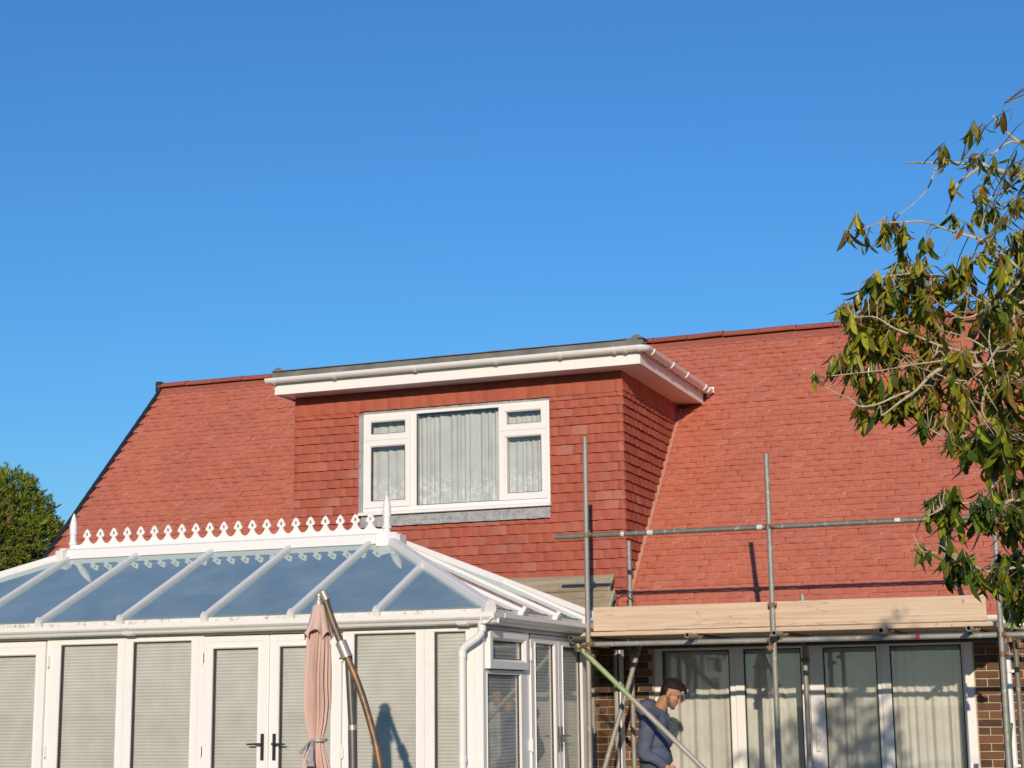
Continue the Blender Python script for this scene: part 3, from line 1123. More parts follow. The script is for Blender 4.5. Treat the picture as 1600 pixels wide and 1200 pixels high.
# garden side: fan light over fixed pane, a pair of doors, a fixed pane
f_ = fixed(onside, CF + .05, 13.553, 12.690, 13.455, .15, 1.885, .30, 1.852)
s_ = MB()
sash_ring(s_, CF + .055, 13.548, 1.895, 2.205, .078, -.045, .05, .02)
s_ = place(s_, onside).build('window', M['upvc'], cons)
glazing(s_, onside, 12.733, 13.470, 1.973, 2.127, .0)
leaf(onside, 13.674, 14.388, 13.782, 14.285, 2.13, z1=2.205, hx=13.668, handle=(14.352, -1), hm='chrome', hz=1.30)
leaf(onside, 14.396, 15.155, 14.510, 15.045, 2.12, z1=2.205, handle=(14.435, 1), hm='chrome', hz=1.30)
f_ = MB()
f_.box(15.302, 15.37, 0, .07, .15, 2.213); f_.box(16.335, CB - .012, 0, .07, .15, 2.213)
f_.box(15.37, 16.335, 0, .07, 2.15, 2.213); f_.box(15.37, 16.335, 0, .07, .15, .30)
wn = place(f_, onside).build('window', M['upvc'], cons)
glazing(wn, onside, 15.37, 16.335, .30, 2.15, blind=False)
# inner floor
MB().box(CLX + .1, CX - .12, CF + .1, CB, .10, .14).build('floor', M['paving'], cons)

# ---- roof
EY, EX, ELX, EB = 12.5, -5.01, -11.80, 15.72
RZ0, SL = 2.385, .4800
RX0, RX1, RYC = -10.19, -6.70, 14.11
RZ = RZ0 + (RYC - EY) * SL


def pf_(x, y): return Vector((x, y, RZ0 + (y - EY) * SL))
def ps_(x, y): return Vector((x, y, RZ0 + (EX - x) * SL * (RYC - EY) / (EX - RX1)))
def pl_(x, y): return Vector((x, y, RZ0 + (x - ELX) * SL))
def pb_(x, y): return Vector((x, y, RZ0 + (EB - y) * SL))


t = NT('roof_glass_spotted')
fac = schlick(t, .05, .50)
tr_ = t.n('ShaderNodeBsdfTransparent'); tr_.inputs[0].default_value = (.22, .28, .32, 1)
gl_ = t.n('ShaderNodeBsdfGlossy'); gl_.inputs['Roughness'].default_value = .006
gl_.inputs['Color'].default_value = (.82, .93, .88, 1)
m1 = t.n('ShaderNodeMixShader')
t.l(fac, m1.inputs[0]); t.l(tr_.outputs[0], m1.inputs[1]); t.l(gl_.outputs[0], m1.inputs[2])
df_ = t.n('ShaderNodeBsdfDiffuse')
sp_ = t.ramp(t.noise(t.pos((1, 1, 1)), 11, 2, .5), [(.76, 0.), (.775, 1.)])
film = t.ramp(t.noise(t.pos(), 2.5, 5), [(.35, .33), (.7, .46)])
df_.inputs[0].default_value = (.42, .54, .52, 1)
m2 = t.n('ShaderNodeMixShader')
t.l(t.math('MAXIMUM', t.math('MULTIPLY', sp_, .9), film), m2.inputs[0])
t.l(m1.outputs[0], m2.inputs[1]); t.l(df_.outputs[0], m2.inputs[2]); t.l(m2.outputs[0], t.out.inputs[0])
M['roof_glass'] = t.m


def rpane(pts):
    n_ = (pts[1] - pts[0]).cross(pts[2] - pts[1]).normalized()
    if n_.z < 0: n_ = -n_
    MB().prism(pts, n_ * -.022).build('roof_pane', M['roof_glass'], cons)


XF = [-10.17, -9.36, -8.50, -7.645, -6.80]
XJ, XJL = -6.00, -11.00
for a_, b_ in zip(XF, XF[1:]):
    rpane([pf_(a_, EY), pf_(b_, EY), pf_(b_, RYC), pf_(a_, RYC)])
HK = (RYC - EY) / (EX - RX1)                # plan slope of the hip
HJ = EY + (EX - XJ) * HK
rpane([pf_(XF[-1], EY), pf_(XJ, EY), pf_(XJ, HJ), pf_(RX1, RYC), pf_(XF[-1], RYC)])
rpane([pf_(XJ, EY), pf_(EX, EY), pf_(XJ, HJ)])
rpane([pf_(XF[0], EY), pf_(XJL, EY), pf_(XJL, EY + XJL - ELX), pf_(RX0, RYC), pf_(XF[0], RYC)][::-1])
rpane([pf_(XJL, EY), pf_(ELX, EY), pf_(XJL, EY + XJL - ELX)])
YS = [13.22, 14.09, 14.93]
def hipy(y): return EX - min(y - EY, EB - y) / HK
rpane([ps_(EX, EY), ps_(EX, YS[0]), ps_(hipy(YS[0]), YS[0])])
rpane([ps_(EX, YS[0]), ps_(EX, YS[1]), ps_(hipy(YS[1]), YS[1]), ps_(hipy(YS[0]), YS[0])])
rpane([ps_(EX, YS[1]), ps_(EX, YS[2]), ps_(hipy(YS[2]), YS[2]), ps_(RX1, RYC), ps_(hipy(YS[1]), YS[1])])
rpane([ps_(EX, YS[2]), ps_(EX, EB), ps_(hipy(YS[2]), YS[2])])
rpane([pl_(ELX, EY), pl_(ELX, RYC), pl_(RX0, RYC)])
rpane([pl_(ELX, RYC), pl_(ELX, EB), pl_(RX0, RYC)])
rpane([pb_(ELX, EB), pb_(EX, EB), pb_(RX1, RYC), pb_(RX0, RYC)])


def gbar(p0, p1, nrm, w_=.052, h=.030):
    d_ = (p1 - p0).normalized()
    p0 = p0 - d_ * .045
    sd = d_.cross(nrm).normalized()
    q = [(-w_ / 2, -.045), (w_ / 2, -.045), (w_ / 2, .006), (w_ * .46, h * .85), (w_ * .38, h), (-w_ * .38, h), (-w_ * .46, h * .85), (-w_ / 2, .006)]
    n_ = len(q)
    mb = MB()
    mb.add([p0 + sd * a_ + nrm * b_ for a_, b_ in q] + [p1 + sd * a_ + nrm * b_ for a_, b_ in q],
           [tuple(range(n_)), tuple(range(n_, 2 * n_))[::-1]] + [(i, (i + 1) % n_, n_ + (i + 1) % n_, n_ + i) for i in range(n_)])
    ob = mb.build('glazing_bar', M['upvc'], cons)
    # gable shaped end cap
    c = MB()
    w2 = w_ * .60
    q = [(-w2, -.055), (w2, -.055), (w2, .010), (w2 * .16, h + .022), (-w2 * .16, h + .022), (-w2, .010)]
    c.prism([p0 - d_ * .004 + sd * a_ + nrm * b_ for a_, b_ in q], d_ * .034)
    c.build('end_cap', M['upvc'], ob)


NF = Vector((0, -SL, 1)).normalized()
NS = Vector((SL * HK, 0, 1)).normalized()
NL = Vector((-SL, 0, 1)).normalized()
NB = Vector((0, SL, 1)).normalized()
for x in XF: gbar(pf_(x, EY), pf_(x, RYC), NF)
gbar(pf_(XJ, EY), pf_(XJ, HJ), NF)
gbar(pf_(XJL, EY), pf_(XJL, EY + XJL - ELX), NF)
for y in YS: gbar(ps_(EX, y), ps_(hipy(y), y), NS)
gbar(pl_(ELX, RYC), pl_(RX0, RYC), NL)
for (cx, cy, rx) in ((EX, EY, RX1), (EX, EB, RX1), (ELX, EY, RX0), (ELX, EB, RX0)):
    p0, p1 = Vector((cx, cy, RZ0)), Vector((rx, RYC, RZ))
    gbar(p0, p1, (Vector((0, 0, 1)) - (p1 - p0).normalized() * (p1 - p0).normalized().z).normalized(), .085, .048)
# eaves beam with grime along its top edge
eb = MB()
eb.box(ELX + .03, EX - .03, EY + .005, CF + .06, 2.30, 2.372)
eb.box(EX - .16, EX - .005, CF + .06, EB, 2.30, 2.372)
eb.box(ELX + .005, ELX + .16, CF + .06, EB, 2.30, 2.372)
eb.box(ELX, EX, EB - .05, WY - .05, 2.30, 2.42)
eb.build('eaves_beam', M['upvc_dirty'], cons)

OG = [(0, 0), (.045, 0), (.070, .010), (.084, .030), (.106, .040), (.120, .054), (.122, .090), (.113, .090), (.112, .060), (.098, .048), (.08, .040), (.064, .02), (.045, .01), (.008, .01), (.008, .085), (0, .085)]
gt = MB().sweep(OG, (-12.22, CF - .045, 2.240), (-4.935, CF - .045, 2.247), (0, -1, 0)).build('gutter', M['upvc'], cons)
gs = MB().sweep(OG, (CX + .045, CF - .165, 2.247), (CX + .045, 16.30, 2.247), (1, 0, 0)).build('gutter', M['upvc'], cons)
OGb = [(p[0] * 1.04 + .002, p[1] - .006 if p[1] < .03 else p[1] + .004) for p in OG]
for x in (-8.47, -5.28, -11.2):
    MB().sweep(OGb, (x, CF - .045, 2.243), (x + .09, CF - .045, 2.243), (0, -1, 0)).build('gutter_joint', M['upvc'], gt)
MB().sweep(OGb, (CX + .045, CF + .08, 2.247), (CX + .045, CF + .105, 2.247), (1, 0, 0)).build('gutter_joint', M['white_metal'], gs)
dpp = MB().tube([(-5.062, CF - .11, 2.255), (-5.062, CF - .11, 2.205), (-5.072, CF - .11, 2.170), (-5.10, CF - .108, 2.140), (-5.205, CF - .10, 2.078), (-5.234, CF - .098, 2.050), (-5.243, CF - .098, 2.010), (-5.243, CF - .098, 0.02)], .0305, 16).build('downpipe', M['upvc'], cons, smooth=True)
for z0, z1, x in ((2.19, 2.245, -5.062), (1.985, 2.035, -5.243), (1.155, 1.20, -5.243)):
    MB().tube([(x, CF - (.11 if x > -5.1 else .098), z0), (x, CF - (.11 if x > -5.1 else .098), z1)], .0345, 16).build('pipe_collar', M['upvc'], dpp, smooth=True)

# ridge, cresting and finials
rg = MB()
rg.prism([(RX0 - .12, RYC - .14, RZ - .062), (RX0 - .12, RYC + .14, RZ - .062), (RX0 - .12, RYC + .11, RZ + .03), (RX0 - .12, RYC + .05, RZ + .048), (RX0 - .12, RYC - .05, RZ + .048), (RX0 - .12, RYC - .11, RZ + .03)], (RX1 - RX0 + .24, 0, 0))
rg.box(RX0 + .0, RX1 - .0, RYC - .010, RYC + .010, RZ + .048, RZ + .092)
rg.box(RX0 - .05, RX1 + .05, RYC - .03, RYC + .03, RZ + .047, RZ + .060)
ridge = rg.build('ridge', M['upvc'], cons, bevel=.003)
half = [(.079, 0), (.066, .003), (.051, .011), (.037, .025), (.026, .043), (.018, .060), (.019, .070), (.027, .064), (.034, .068), (.036, .074), (.045, .074), (.045, .102), (.034, .102), (.031, .115), (.023, .132), (.011, .145), (0, .152)]
out = half + [(-x, z) for x, z in half[-2::-1]] + [(-.079, -.012), (.079, -.012)][::1]
cu = bpy.data.curves.new('crest', 'CURVE')
cu.dimensions = '2D'
cu.fill_mode = 'BOTH'
cu.extrude = .007
for pts in (out, [(.011 * math.cos(k * math.pi / 6), .098 + .019 * math.sin(k * math.pi / 6)) for k in range(12)]):
    sp = cu.splines.new('POLY')
    sp.points.add(len(pts) - 1)
    for p, q in zip(sp.points, pts): p.co = (q[0], q[1], 0, 1)
    sp.use_cyclic_u = True
tmp = bpy.data.objects.new('crest_tmp', cu)
COL.objects.link(tmp)
bpy.context.view_layer.update()
cme = bpy.data.meshes.new_from_object(tmp.evaluated_get(bpy.context.evaluated_depsgraph_get()))
bpy.data.objects.remove(tmp)
cme.name = 'crest'
cme.materials.clear()
cme.materials.append(M['upvc'])
ncr = 21
for k in range(ncr):
    x = RX0 + .15 + k * (RX1 - RX0 - .30) / (ncr - 1)
    link('crest', cme, ridge, Matrix.Translation((x, RYC, RZ + .095)) @ Matrix.Rotation(math.pi / 2, 4, 'X'))
for x in (RX0 - .02, RX1 + .02):
    MB().lathe([(.05, 0), (.055, .012), (.034, .018), (.031, .045), (.046, .050), (.047, .062), (.037, .075), (.033, .11), (.034, .150), (.041, .156), (.041, .166), (.038, .172), (.039, .20), (.040, .235), (.035, .275), (.022, .325), (.010, .36), (.0, .375)], (x, RYC, RZ + .045), 18).build('finial', M['upvc'], ridge, smooth=True)
for x, s_ in ((RX0, -1), (RX1, 1)):
    pts = [(x + s_ * (.20 * math.cos(R_(q))), RYC + .20 * math.sin(R_(q))) for q in (-90, -60, -20, 20, 60, 90)]
    if s_ < 0: pts = pts[::-1]
    b = MB().prism([(p, q, RZ - .09) for p, q in pts], (0, 0, .115))
    b.prism([(x + (p - x) * .8, RYC + (q - RYC) * .8, RZ + .025) for p, q in pts], (0, 0, .024))
    b.build('ridge_boss', M['upvc'], cons, bevel=.004)

# ------------------------------------------------------------------ scaffolding
YSC = 14.80
scf = empty('scaffolding', (-3.0, 15.3, 0), 'galvanised tube scaffolding with guard rail standing against the right half of the house', 'scaffolding')
TR = .02415
PX = [(-4.918, 4.105), (-3.188, 3.83), (-1.212, 3.53)]


def tb(p0, p1, mt='tube', name='tube', hollow=.84):
    return MB().tube([p0, p1], TR, 14, hollow=hollow).build(name, M[mt], scf, smooth=True)


for i, (x, zt) in enumerate(PX):
    tb((x + (.03 if i == 1 else 0) - .02, YSC, 0.02), (x + (-.004 if i == 0 else .01), YSC, zt), name='standard')
    MB().box(x - .07, x + .07, YSC - .07, YSC + .07, 0, .018).build('base_plate', M['tube_dark'], scf)
YIN = 15.9
for x, zt in ((-4.845, 3.206), (-3.12, 2.610), (-1.185, 2.62)):
    tb((x, YIN, .02), (x, YIN, zt), 'tube' if x < -2 else 'tube_dark', name='standard')
    MB().box(x - .07, x + .07, YIN - .07, YIN + .07, 0, .018).build('base_plate', M['tube_dark'], scf)
YL = YSC - .05
tb((-5.254, YSC + .05, 3.168), (0.35, YSC + .05, 3.160), 'tube_dark', 'guard_rail')
tb((-5.03, YSC + .05, 2.147), (0.35, YSC + .05, 2.140), 'tube', 'ledger')
tb((-5.05, YIN - .05, 2.147), (0.35, YIN - .05, 2.140), 'black', 'ledger')  # coloured black to stand for the deep shade under the platform
for x, z in ((-5.01, 2.198), (-3.905, 2.196), (-3.118, 2.194), (-2.185, 2.193), (-1.452, 2.193), (-.35, 2.193)):
    tb((x, 14.53, z), (x + (.13 if x < -4.9 else 0), 16.12, z), 'tube_dark' if x < -4.9 else 'tube', 'transom', .78)
tb((-5.04, YSC - .05, 2.158), (-2.84, YSC - .05, .06), 'tube_green', 'brace')
tb((-4.66, 15.62, 2.20), (-5.02, 15.02, .55), 'tube', 'brace')
M['moss'] = simple('moss', (.09, .13, .04), .8, 0, .4, 18, .4, 60)
tb((-1.205, 15.02, 1.40), (-1.40, 15.12, .02), 'moss', 'brace')
tb((-6.70, 15.99, 2.46), (-4.70, 15.99, 2.46), 'tube_dark', 'ledger')
# couplers: two clamp bands with a bolt and nut
cp = MB()
for ax in (0, 1):
    for k in range(10):
        an0, an1 = 2 * math.pi * k / 10, 2 * math.pi * (k + 1) / 10
        w_ = .021
        def P(an, r, t_):
            a_, b_ = r * math.cos(an), r * math.sin(an)
            return (a_, b_, t_) if ax == 0 else (t_, b_ + .05, a_)
        q = [P(an0, .0245, -w_), P(an1, .0245, -w_), P(an1, .0325, -w_), P(an0, .0325, -w_)]
        q2 = [P(an0, .0245, w_), P(an1, .0245, w_), P(an1, .0325, w_), P(an0, .0325, w_)]
        cp.add(q + q2, [(0, 1, 2, 3), (7, 6, 5, 4), (0, 4, 5, 1), (1, 5, 6, 2), (2, 6, 7, 3), (3, 7, 4, 0)])
cp.box(-.024, .024, .018, .034, -.024, .024)
cp.tube([(.040, -.052, 0), (.040, .012, 0)], .0075, 8)
cp.tube([(.040, -.040, 0), (.040, -.024, 0)], .0145, 6)
cp.box(.024, .052, -.018, -.006, -.017, .017)
cp.tube([(0.0, .098, .036), (0, .030, .036)], .0075, 8)
cp.box(-.017, .017, .030, .046, .024, .05)
cme2 = bpy.data.meshes.new('coupler')
cme2.from_pydata([tuple(q) for q in cp.v], [], cp.f)
bm = bmesh.new(); bm.from_mesh(cme2); bmesh.ops.recalc_face_normals(bm, faces=bm.faces); bm.to_mesh(cme2); bm.free()
cme2.materials.append(M['coupler'])
for x, y, z, rz, ry in ((-4.918, YSC, 3.166, 0, 0), (-3.183, YSC, 3.163, 0, 0), (-1.212, YSC, 3.162, 180, 0), (-4.92, YSC, 2.146, 0, 0), (-3.19, YSC, 2.144, 180, 0), (-1.212, YSC, 2.142, 0, 0),
                        (-3.187, YSC, 2.455, 0, 0), (-4.915, YSC - .05, 2.07, 60, 45), (-4.845, YIN, 2.145, 180, 0), (-3.12, YIN, 2.143, 180, 0), (-3.12, YIN - .02, 1.99, 0, 0), (-1.185, YIN, 2.14, 0, 0),
                        (-1.21, YSC, 1.98, 0, 0), (-1.06, YSC + .02, 2.05, 30, 0), (-4.96, YSC - .055, 2.11, 120, 60), (-4.90, YSC - .03, 2.03, 30, 80), (-3.196, YSC, 2.075, 180, 0), (-1.15, YSC + .03, 2.10, 90, 0), (-4.72, 15.62, 2.1, 0, 30)):
    mw = Matrix.Translation((x, y, z)) @ Matrix.Rotation(R_(rz), 4, 'Z') @ Matrix.Rotation(R_(ry), 4, 'Y')
    link('coupler', cme2, scf, mw)
for x in (-3.905, -3.118, -2.185, -1.452):      # putlog clips hanging under the transoms at the ledger
    mw = Matrix.Translation((x + .028, YSC + .045, 2.165)) @ Matrix.Rotation(R_(90), 4, 'X') @ Matrix.Rotation(R_(90), 4, 'Z') @ Matrix.Scale(.8, 4)
    link('coupler', cme2, scf, mw)
tape = simple('tape', (.62, .61, .58), .6, 0, .15, 60)
for x, wd in ((-4.60, .035), (-4.34, .055), (-3.30, .05), (-2.06, .05), (-1.75, .02)):
    MB().tube([(x, YSC + .05, 3.1665), (x + wd, YSC + .05, 3.1665)], TR + .0012, 14).build('paint_mark', tape, scf, smooth=True)
red = simple('red_paint', (.55, .06, .05), .5)
MB().tube([(-1.93, YSC + .05, 2.1425), (-1.90, YSC + .05, 2.1425)], TR + .0012, 14).build('paint_mark', red, scf, smooth=True)

# ---- boards
def plank(name, mt, x0, x1, y0, z0, wd, th, tilt, label, cat, group=None, ends=True):
    """board along x; wd across, tilt in degrees about x from flat"""
    n_ = 12
    c_, s_ = math.cos(R_(tilt)), math.sin(R_(tilt))
    vs, fs = [], []
    for i in range(n_ + 1):
        x = x0 + (x1 - x0) * i / n_
        sag = .004 * mnoise.noise((x * .8, z0 * 3, y0))
        for a_, b_ in ((0, 0), (wd, 0), (wd, th), (0, th)):
            vs.append((x, y0 + a_ * c_ - b_ * s_, z0 + a_ * s_ + b_ * c_ + sag))
    for i in range(n_):
        for k in range(4):
            k2 = (k + 1) % 4
            fs.append((i * 4 + k, i * 4 + k2, (i + 1) * 4 + k2, (i + 1) * 4 + k))
    fs += [(0, 1, 2, 3)[::-1], (n_ * 4, n_ * 4 + 1, n_ * 4 + 2, n_ * 4 + 3)]
    mb = MB().add(vs, fs)
    o = mb.build(name, M[mt], bevel=.003)
    if ends:
        e_ = MB()
        for xx, dx in ((x0, -.004), (x1, .004)):
            q = [(xx, y0 + a_ * c_ - b_ * s_, z0 + a_ * s_ + b_ * c_ + .004 * mnoise.noise((xx * .8, z0 * 3, y0))) for a_, b_ in ((-.003, -.003), (wd + .003, -.003), (wd + .003, th + .003), (-.003, th + .003))]
            e_.prism([(q_[0] - (.014 if dx > 0 else 0), q_[1], q_[2]) for q_ in q], (.014 + abs(dx), 0, 0))
        e_.build('end_band', M['board_end'], o)
    return tag(o, label, cat, group)


plank('toe_board', 'board', -4.888, -1.325, YSC + .072, 2.268, .222, .036, 90, 'clean pale timber toe board on edge along the front of the scaffold platform', 'board', ends=False)
for k, lb in enumerate(('front scaffold board of the platform, under the pale toe board', 'second scaffold board of the platform behind the front edge', 'third scaffold board of the platform, towards the house wall', 'fourth scaffold board of the platform, in front of the inner poles', 'narrow board added to the scaffold platform to block sun, against the inner poles', 'innermost board added to the scaffold platform to block sun, behind the inner poles')):
    plank('scaffold_board', 'board_old' if k else 'board', -5.02 + .03 * k, -1.28 + .05 * k, YSC + .03 + .232 * k if k < 4 else (15.80, 15.928)[k - 4], 2.222, .222 if k < 4 else (.072, .19)[k - 4], .038, 0, lb, 'board', 'boards of the scaffold platform', ends=(k > 0))  # the last two boards are added to keep sun off the fascia
plank('scaffold_board', 'board_old', -6.50, -5.150, 16.19, 2.722, .235, .036, 45, 'upper weathered board with green end leaning on the dormer tiles', 'board', 'loose boards beside the dormer')
plank('scaffold_board', 'board_old', -6.10, -5.085, 15.965, 2.49, .30, .036, 46, 'lower weathered board with green end leaning under the other beside the dormer', 'board', 'loose boards beside the dormer')

# ---- coil of black cable round the inner standard
cb = MB()
pts = []
for k in range(70):
    an = k * .30
    rr = .085 + .02 * math.sin(k * .37) + .012 * math.sin(k * 1.1)
    pts.append((-4.90 + rr * math.cos(an) * 1.1 + .02 * math.sin(k * .05), 15.84 + .05 * math.sin(an * .5 + 1) - .03, 2.60 + rr * math.sin(an) * .95 + .02 * math.cos(k * .09)))
cb.tube(pts, .0038, 6)
o = cb.build('cable_coil', M['cable'], smooth=True)
tag(o, 'tangled coil of thin black cable hung on the scaffold pole by the dormer corner', 'cable')

# ------------------------------------------------------------------ closed parasol
par = empty('parasol', (-4.95, 9.95, 0), 'closed dusty pink cantilever parasol standing in front of the conservatory doors', 'parasol')
PXc, PYc = -5.185, 9.9


def furled(name, prof, nf, mt, seed, hem=0.0, depth=.22, parent=par, lean=0.0):
    """prof: (z, r) top to bottom; folds get deeper away from the gathered places"""
    na = nf * 8
    vs, fs = [], []
    r_ = random.Random(seed)
    ph = [r_.uniform(-.25, .25) for _ in range(nf)]
    am = [r_.uniform(.35, 1.2) for _ in range(nf)]
    for j, (z, r, dp_) in enumerate(prof):
        for k in range(na):
            an = 2 * math.pi * k / na
            u = (nf * (an + .32 * mnoise.noise((math.cos(an) * 1.7, math.sin(an) * 1.7, seed + z * .5)) * math.sin(an / 2)) / (2 * math.pi)) % nf
            i = int(u) % nf
            f_ = u - int(u)
            wv = abs(math.sin(math.pi * (f_ + ph[i] * math.sin(math.pi * f_)))) ** .7 * am[i]
            rr = r * (1 - .95 * dp_ * (1 - wv)) * (1 + .05 * mnoise.noise((math.cos(an) * 2, math.sin(an) * 2, z * 3 + seed)))
            tw = an + .25 * mnoise.noise((z * 2.5, seed, i * .0))
            zz = z + (hem * (wv - .5) if j == len(prof) - 1 else 0)
            vs.append((PXc + rr * math.cos(tw) + lean * (2.3 - z), PYc + rr * math.sin(tw), zz))
    for j in range(len(prof) - 1):
        for k in range(na):
            k2 = (k + 1) % na
            fs.append((j * na + k, (j + 1) * na + k, (j + 1) * na + k2, j * na + k2))
    return MB().add(vs, fs).build(name, M[mt], parent, smooth=True)


zs = np.linspace(2.12, .98, 30)
def canr(z):
    return float(np.interp(z, [.98, 1.10, 1.22, 1.33, 1.385, 1.42, 1.50, 1.62, 1.85, 2.02, 2.12], [.124, .112, .098, .062, .051, .058, .080, .095, .092, .081, .070]))
def cand(z):
    return float(np.interp(z, [.98, 1.25, 1.385, 1.5, 1.9, 2.12], [.58, .50, .28, .50, .50, .32]))
can = furled('canopy', [(z, canr(z), cand(z)) for z in zs], 17, 'canopy', 4, .03, lean=-.012)
furled('canopy_vent', [(2.275, .030, .05), (2.262, .046, .08), (2.20, .060, .12), (2.15, .078, .18), (2.11, .098, .26), (2.070, .126, .34)], 7, 'canopy', 9, .075)
MB().lathe([(.052, -.012), (.060, -.004), (.060, .006), (.052, .012)], (PXc + .01, PYc, 1.388), 24).build('tie_band', M['ribbon'], can, smooth=True)
rb = MB()
for (x0, x1, z1, w0, w1) in ((-.004, .014, 1.225, .010, .034), (-.020, -.060, 1.30, .008, .016)):
    vs, fs = [], []
    for j in range(9):
        t_ = j / 8
        xc, wd = PXc + x0 + (x1 - x0) * t_, w0 + (w1 - w0) * t_
        z = 1.385 + (z1 - 1.385) * t_
        y = PYc - .066 - .062 * min(1, t_ * 1.3)
        vs += [(xc - wd, y + .006 * math.sin(j * 2), z), (xc + wd, y - .006, z), (xc + wd, y + .004, z), (xc - wd, y + .012 + .006 * math.sin(j * 2), z)]
    for j in range(8):
        for k in range(4): fs.append((j * 4 + k, j * 4 + (k + 1) % 4, (j + 1) * 4 + (k + 1) % 4, (j + 1) * 4 + k))
    fs += [(0, 1, 2, 3), (32, 33, 34, 35)]
    rb.add(vs, fs)
rb.build('ribbon', M['ribbon'], can)
MB().tube([(PXc, PYc, .90), (PXc, PYc, 2.30)], .018, 12).build('centre_pole', M['pole_light'], par, smooth=True)
tc = MB()
tc.lathe([(.034, 0), (.034, .03), (.020, .034), (.020, .055), (.028, .058), (.028, .075), (.012, .08)], (PXc, PYc, 2.268), 16)
tc.tube([(PXc, PYc, 2.335), (PXc + .03, PYc, 2.352)], .024, 12)
tc.tube([(PXc + .028, PYc, 2.356), (PXc + .058, PYc, 2.298)], .028, 12)
tc.build('top_fitting', M['pole_light'], par, smooth=True)


def cr(pts, n_):
    """Catmull-Rom through pts"""
    P = [Vector(p) for p in pts]
    P = [P[0] * 2 - P[1]] + P + [P[-1] * 2 - P[-2]]
    res = []
    for i in range(1, len(P) - 2):
        for k in range(n_):
            t_ = k / n_
            res.append(.5 * (2 * P[i] + (P[i + 1] - P[i - 1]) * t_ + (2 * P[i - 1] - 5 * P[i] + 4 * P[i + 1] - P[i + 2]) * t_ ** 2 + (3 * P[i] - P[i - 1] - 3 * P[i + 1] + P[i + 2]) * t_ ** 3))
    res.append(P[-2])
    return res


arm = [(-5.150, PYc, 2.335), (-5.085, PYc, 2.165), (-4.990, PYc, 1.955), (-4.890, PYc, 1.745), (-4.808, PYc, 1.52), (-4.748, PYc, 1.31), (-4.715, PYc, 1.10), (-4.705, PYc, .85)]
arm_o = MB().tube(cr(arm, 5), .0235, 14).build('arm', M['bronze'], par, smooth=True)
MB().tube([(-5.020, PYc, 2.022), (-4.972, PYc, 1.918)], .037, 16).build('clamp', M['pole_light'], arm_o, smooth=True)
MB().tube([(-5.045, PYc + .03, 1.915), (-4.985, PYc + .035, 1.925)], .006, 8).build('clamp_lever', M['pole'], arm_o)
MB().tube([(-4.705, PYc, .86), (-4.925, PYc + .05, .80)], .02, 12).build('strut', M['pole'], par, smooth=True)
ms = MB()
ms.tube([(-4.985, PYc + .045, 1.94), (-4.955, PYc + .05, 1.46)], .026, 16)
ms.tube([(-4.955, PYc + .05, 1.46), (-4.918, PYc + .05, .03)], .030, 16)
mast = ms.build('mast', M['pole'], par, smooth=True)
MB().tube([(-4.956, PYc + .05, 1.482), (-4.953, PYc + .05, 1.450)], .0312, 16).build('mast_collar', M['pole_light'], mast, smooth=True)
bs = MB()
bs.box(-5.40, -4.44, PYc + .02, PYc + .08, 0, .03)
bs.box(-4.95, -4.89, PYc - .43, PYc + .53, 0, .03)
bs.lathe([(.07, 0), (.07, .05), (.045, .06), (.045, .16)], (-4.918, PYc + .05, .03), 16)
bs.build('base', M['pole'], par)

# ------------------------------------------------------------------ the man
ICO = {}
for _k in (1, 2, 3):
    _b = bmesh.new()
    bmesh.ops.create_icosphere(_b, subdivisions=_k, radius=1)
    ICO[_k] = (np.array([v.co[:] for v in _b.verts]), np.array([[v.index for v in f.verts] for f in _b.faces]))
    _b.free()


def prim(lst, voxel, smooth_it=4):
    VV, FF, off = [], [], 0
    for p in lst:
        if p[0] == 's':
            _, c, r, *rot = p
            r = (r, r, r) if isinstance(r, (int, float)) else r
            mw = np.array(Matrix.Translation(c) @ (rot[0] if rot else Matrix.Identity(4)) @ Matrix.Diagonal((*r, 1)))
            items = [(ICO[3], mw)]
        else:
            _, p0, p1, r0, r1 = p
            p0, p1 = Vector(p0), Vector(p1)
            n_ = max(2, int((p1 - p0).length / (min(r0, r1) * .45)))
            items = [(ICO[2 if r0 > .012 else 1], np.array(Matrix.Translation(p0.lerp(p1, i / n_)) @ Matrix.Scale(r0 + (r1 - r0) * i / n_, 4))) for i in range(n_ + 1)]
        for (v, f), A in items:
            VV.append(v @ A[:3, :3].T + A[:3, 3])
            FF.append(f + off)
            off += len(v)
    me = bpy.data.meshes.new('tmp')
    me.from_pydata(np.concatenate(VV).tolist(), [], np.concatenate(FF).tolist())
    ob = bpy.data.objects.new('tmp', me)
    COL.objects.link(ob)
    md = ob.modifiers.new('r', 'REMESH'); md.mode = 'VOXEL'; md.voxel_size = voxel; md.use_smooth_shade = True
    if smooth_it:
        ms_ = ob.modifiers.new('s', 'SMOOTH'); ms_.iterations = smooth_it; ms_.factor = .5
    bpy.context.view_layer.update()
    res = bpy.data.meshes.new_from_object(ob.evaluated_get(bpy.context.evaluated_depsgraph_get()))
    bpy.data.objects.remove(ob)
    for pg in res.polygons: pg.use_smooth = True
    return res


man = empty('person', (-4.47, 15.25, 0), 'dark haired man in a blue grey hoodie walking head bowed behind the green brace', 'person')
ORG = Vector((-4.47, 15.25, 0))
HC = Vector((.205, 0, 1.684))
HR = Matrix.Rotation(R_(30), 4, 'Y')


def H(f_, s_, u_): return HC + (HR @ Vector((f_, s_, u_)))


def addm(me, name, mt, parent):
    me.name = name
    me.materials.clear()
    me.materials.append(M[mt])
    return link(name, me, parent, Matrix.Translation(ORG))


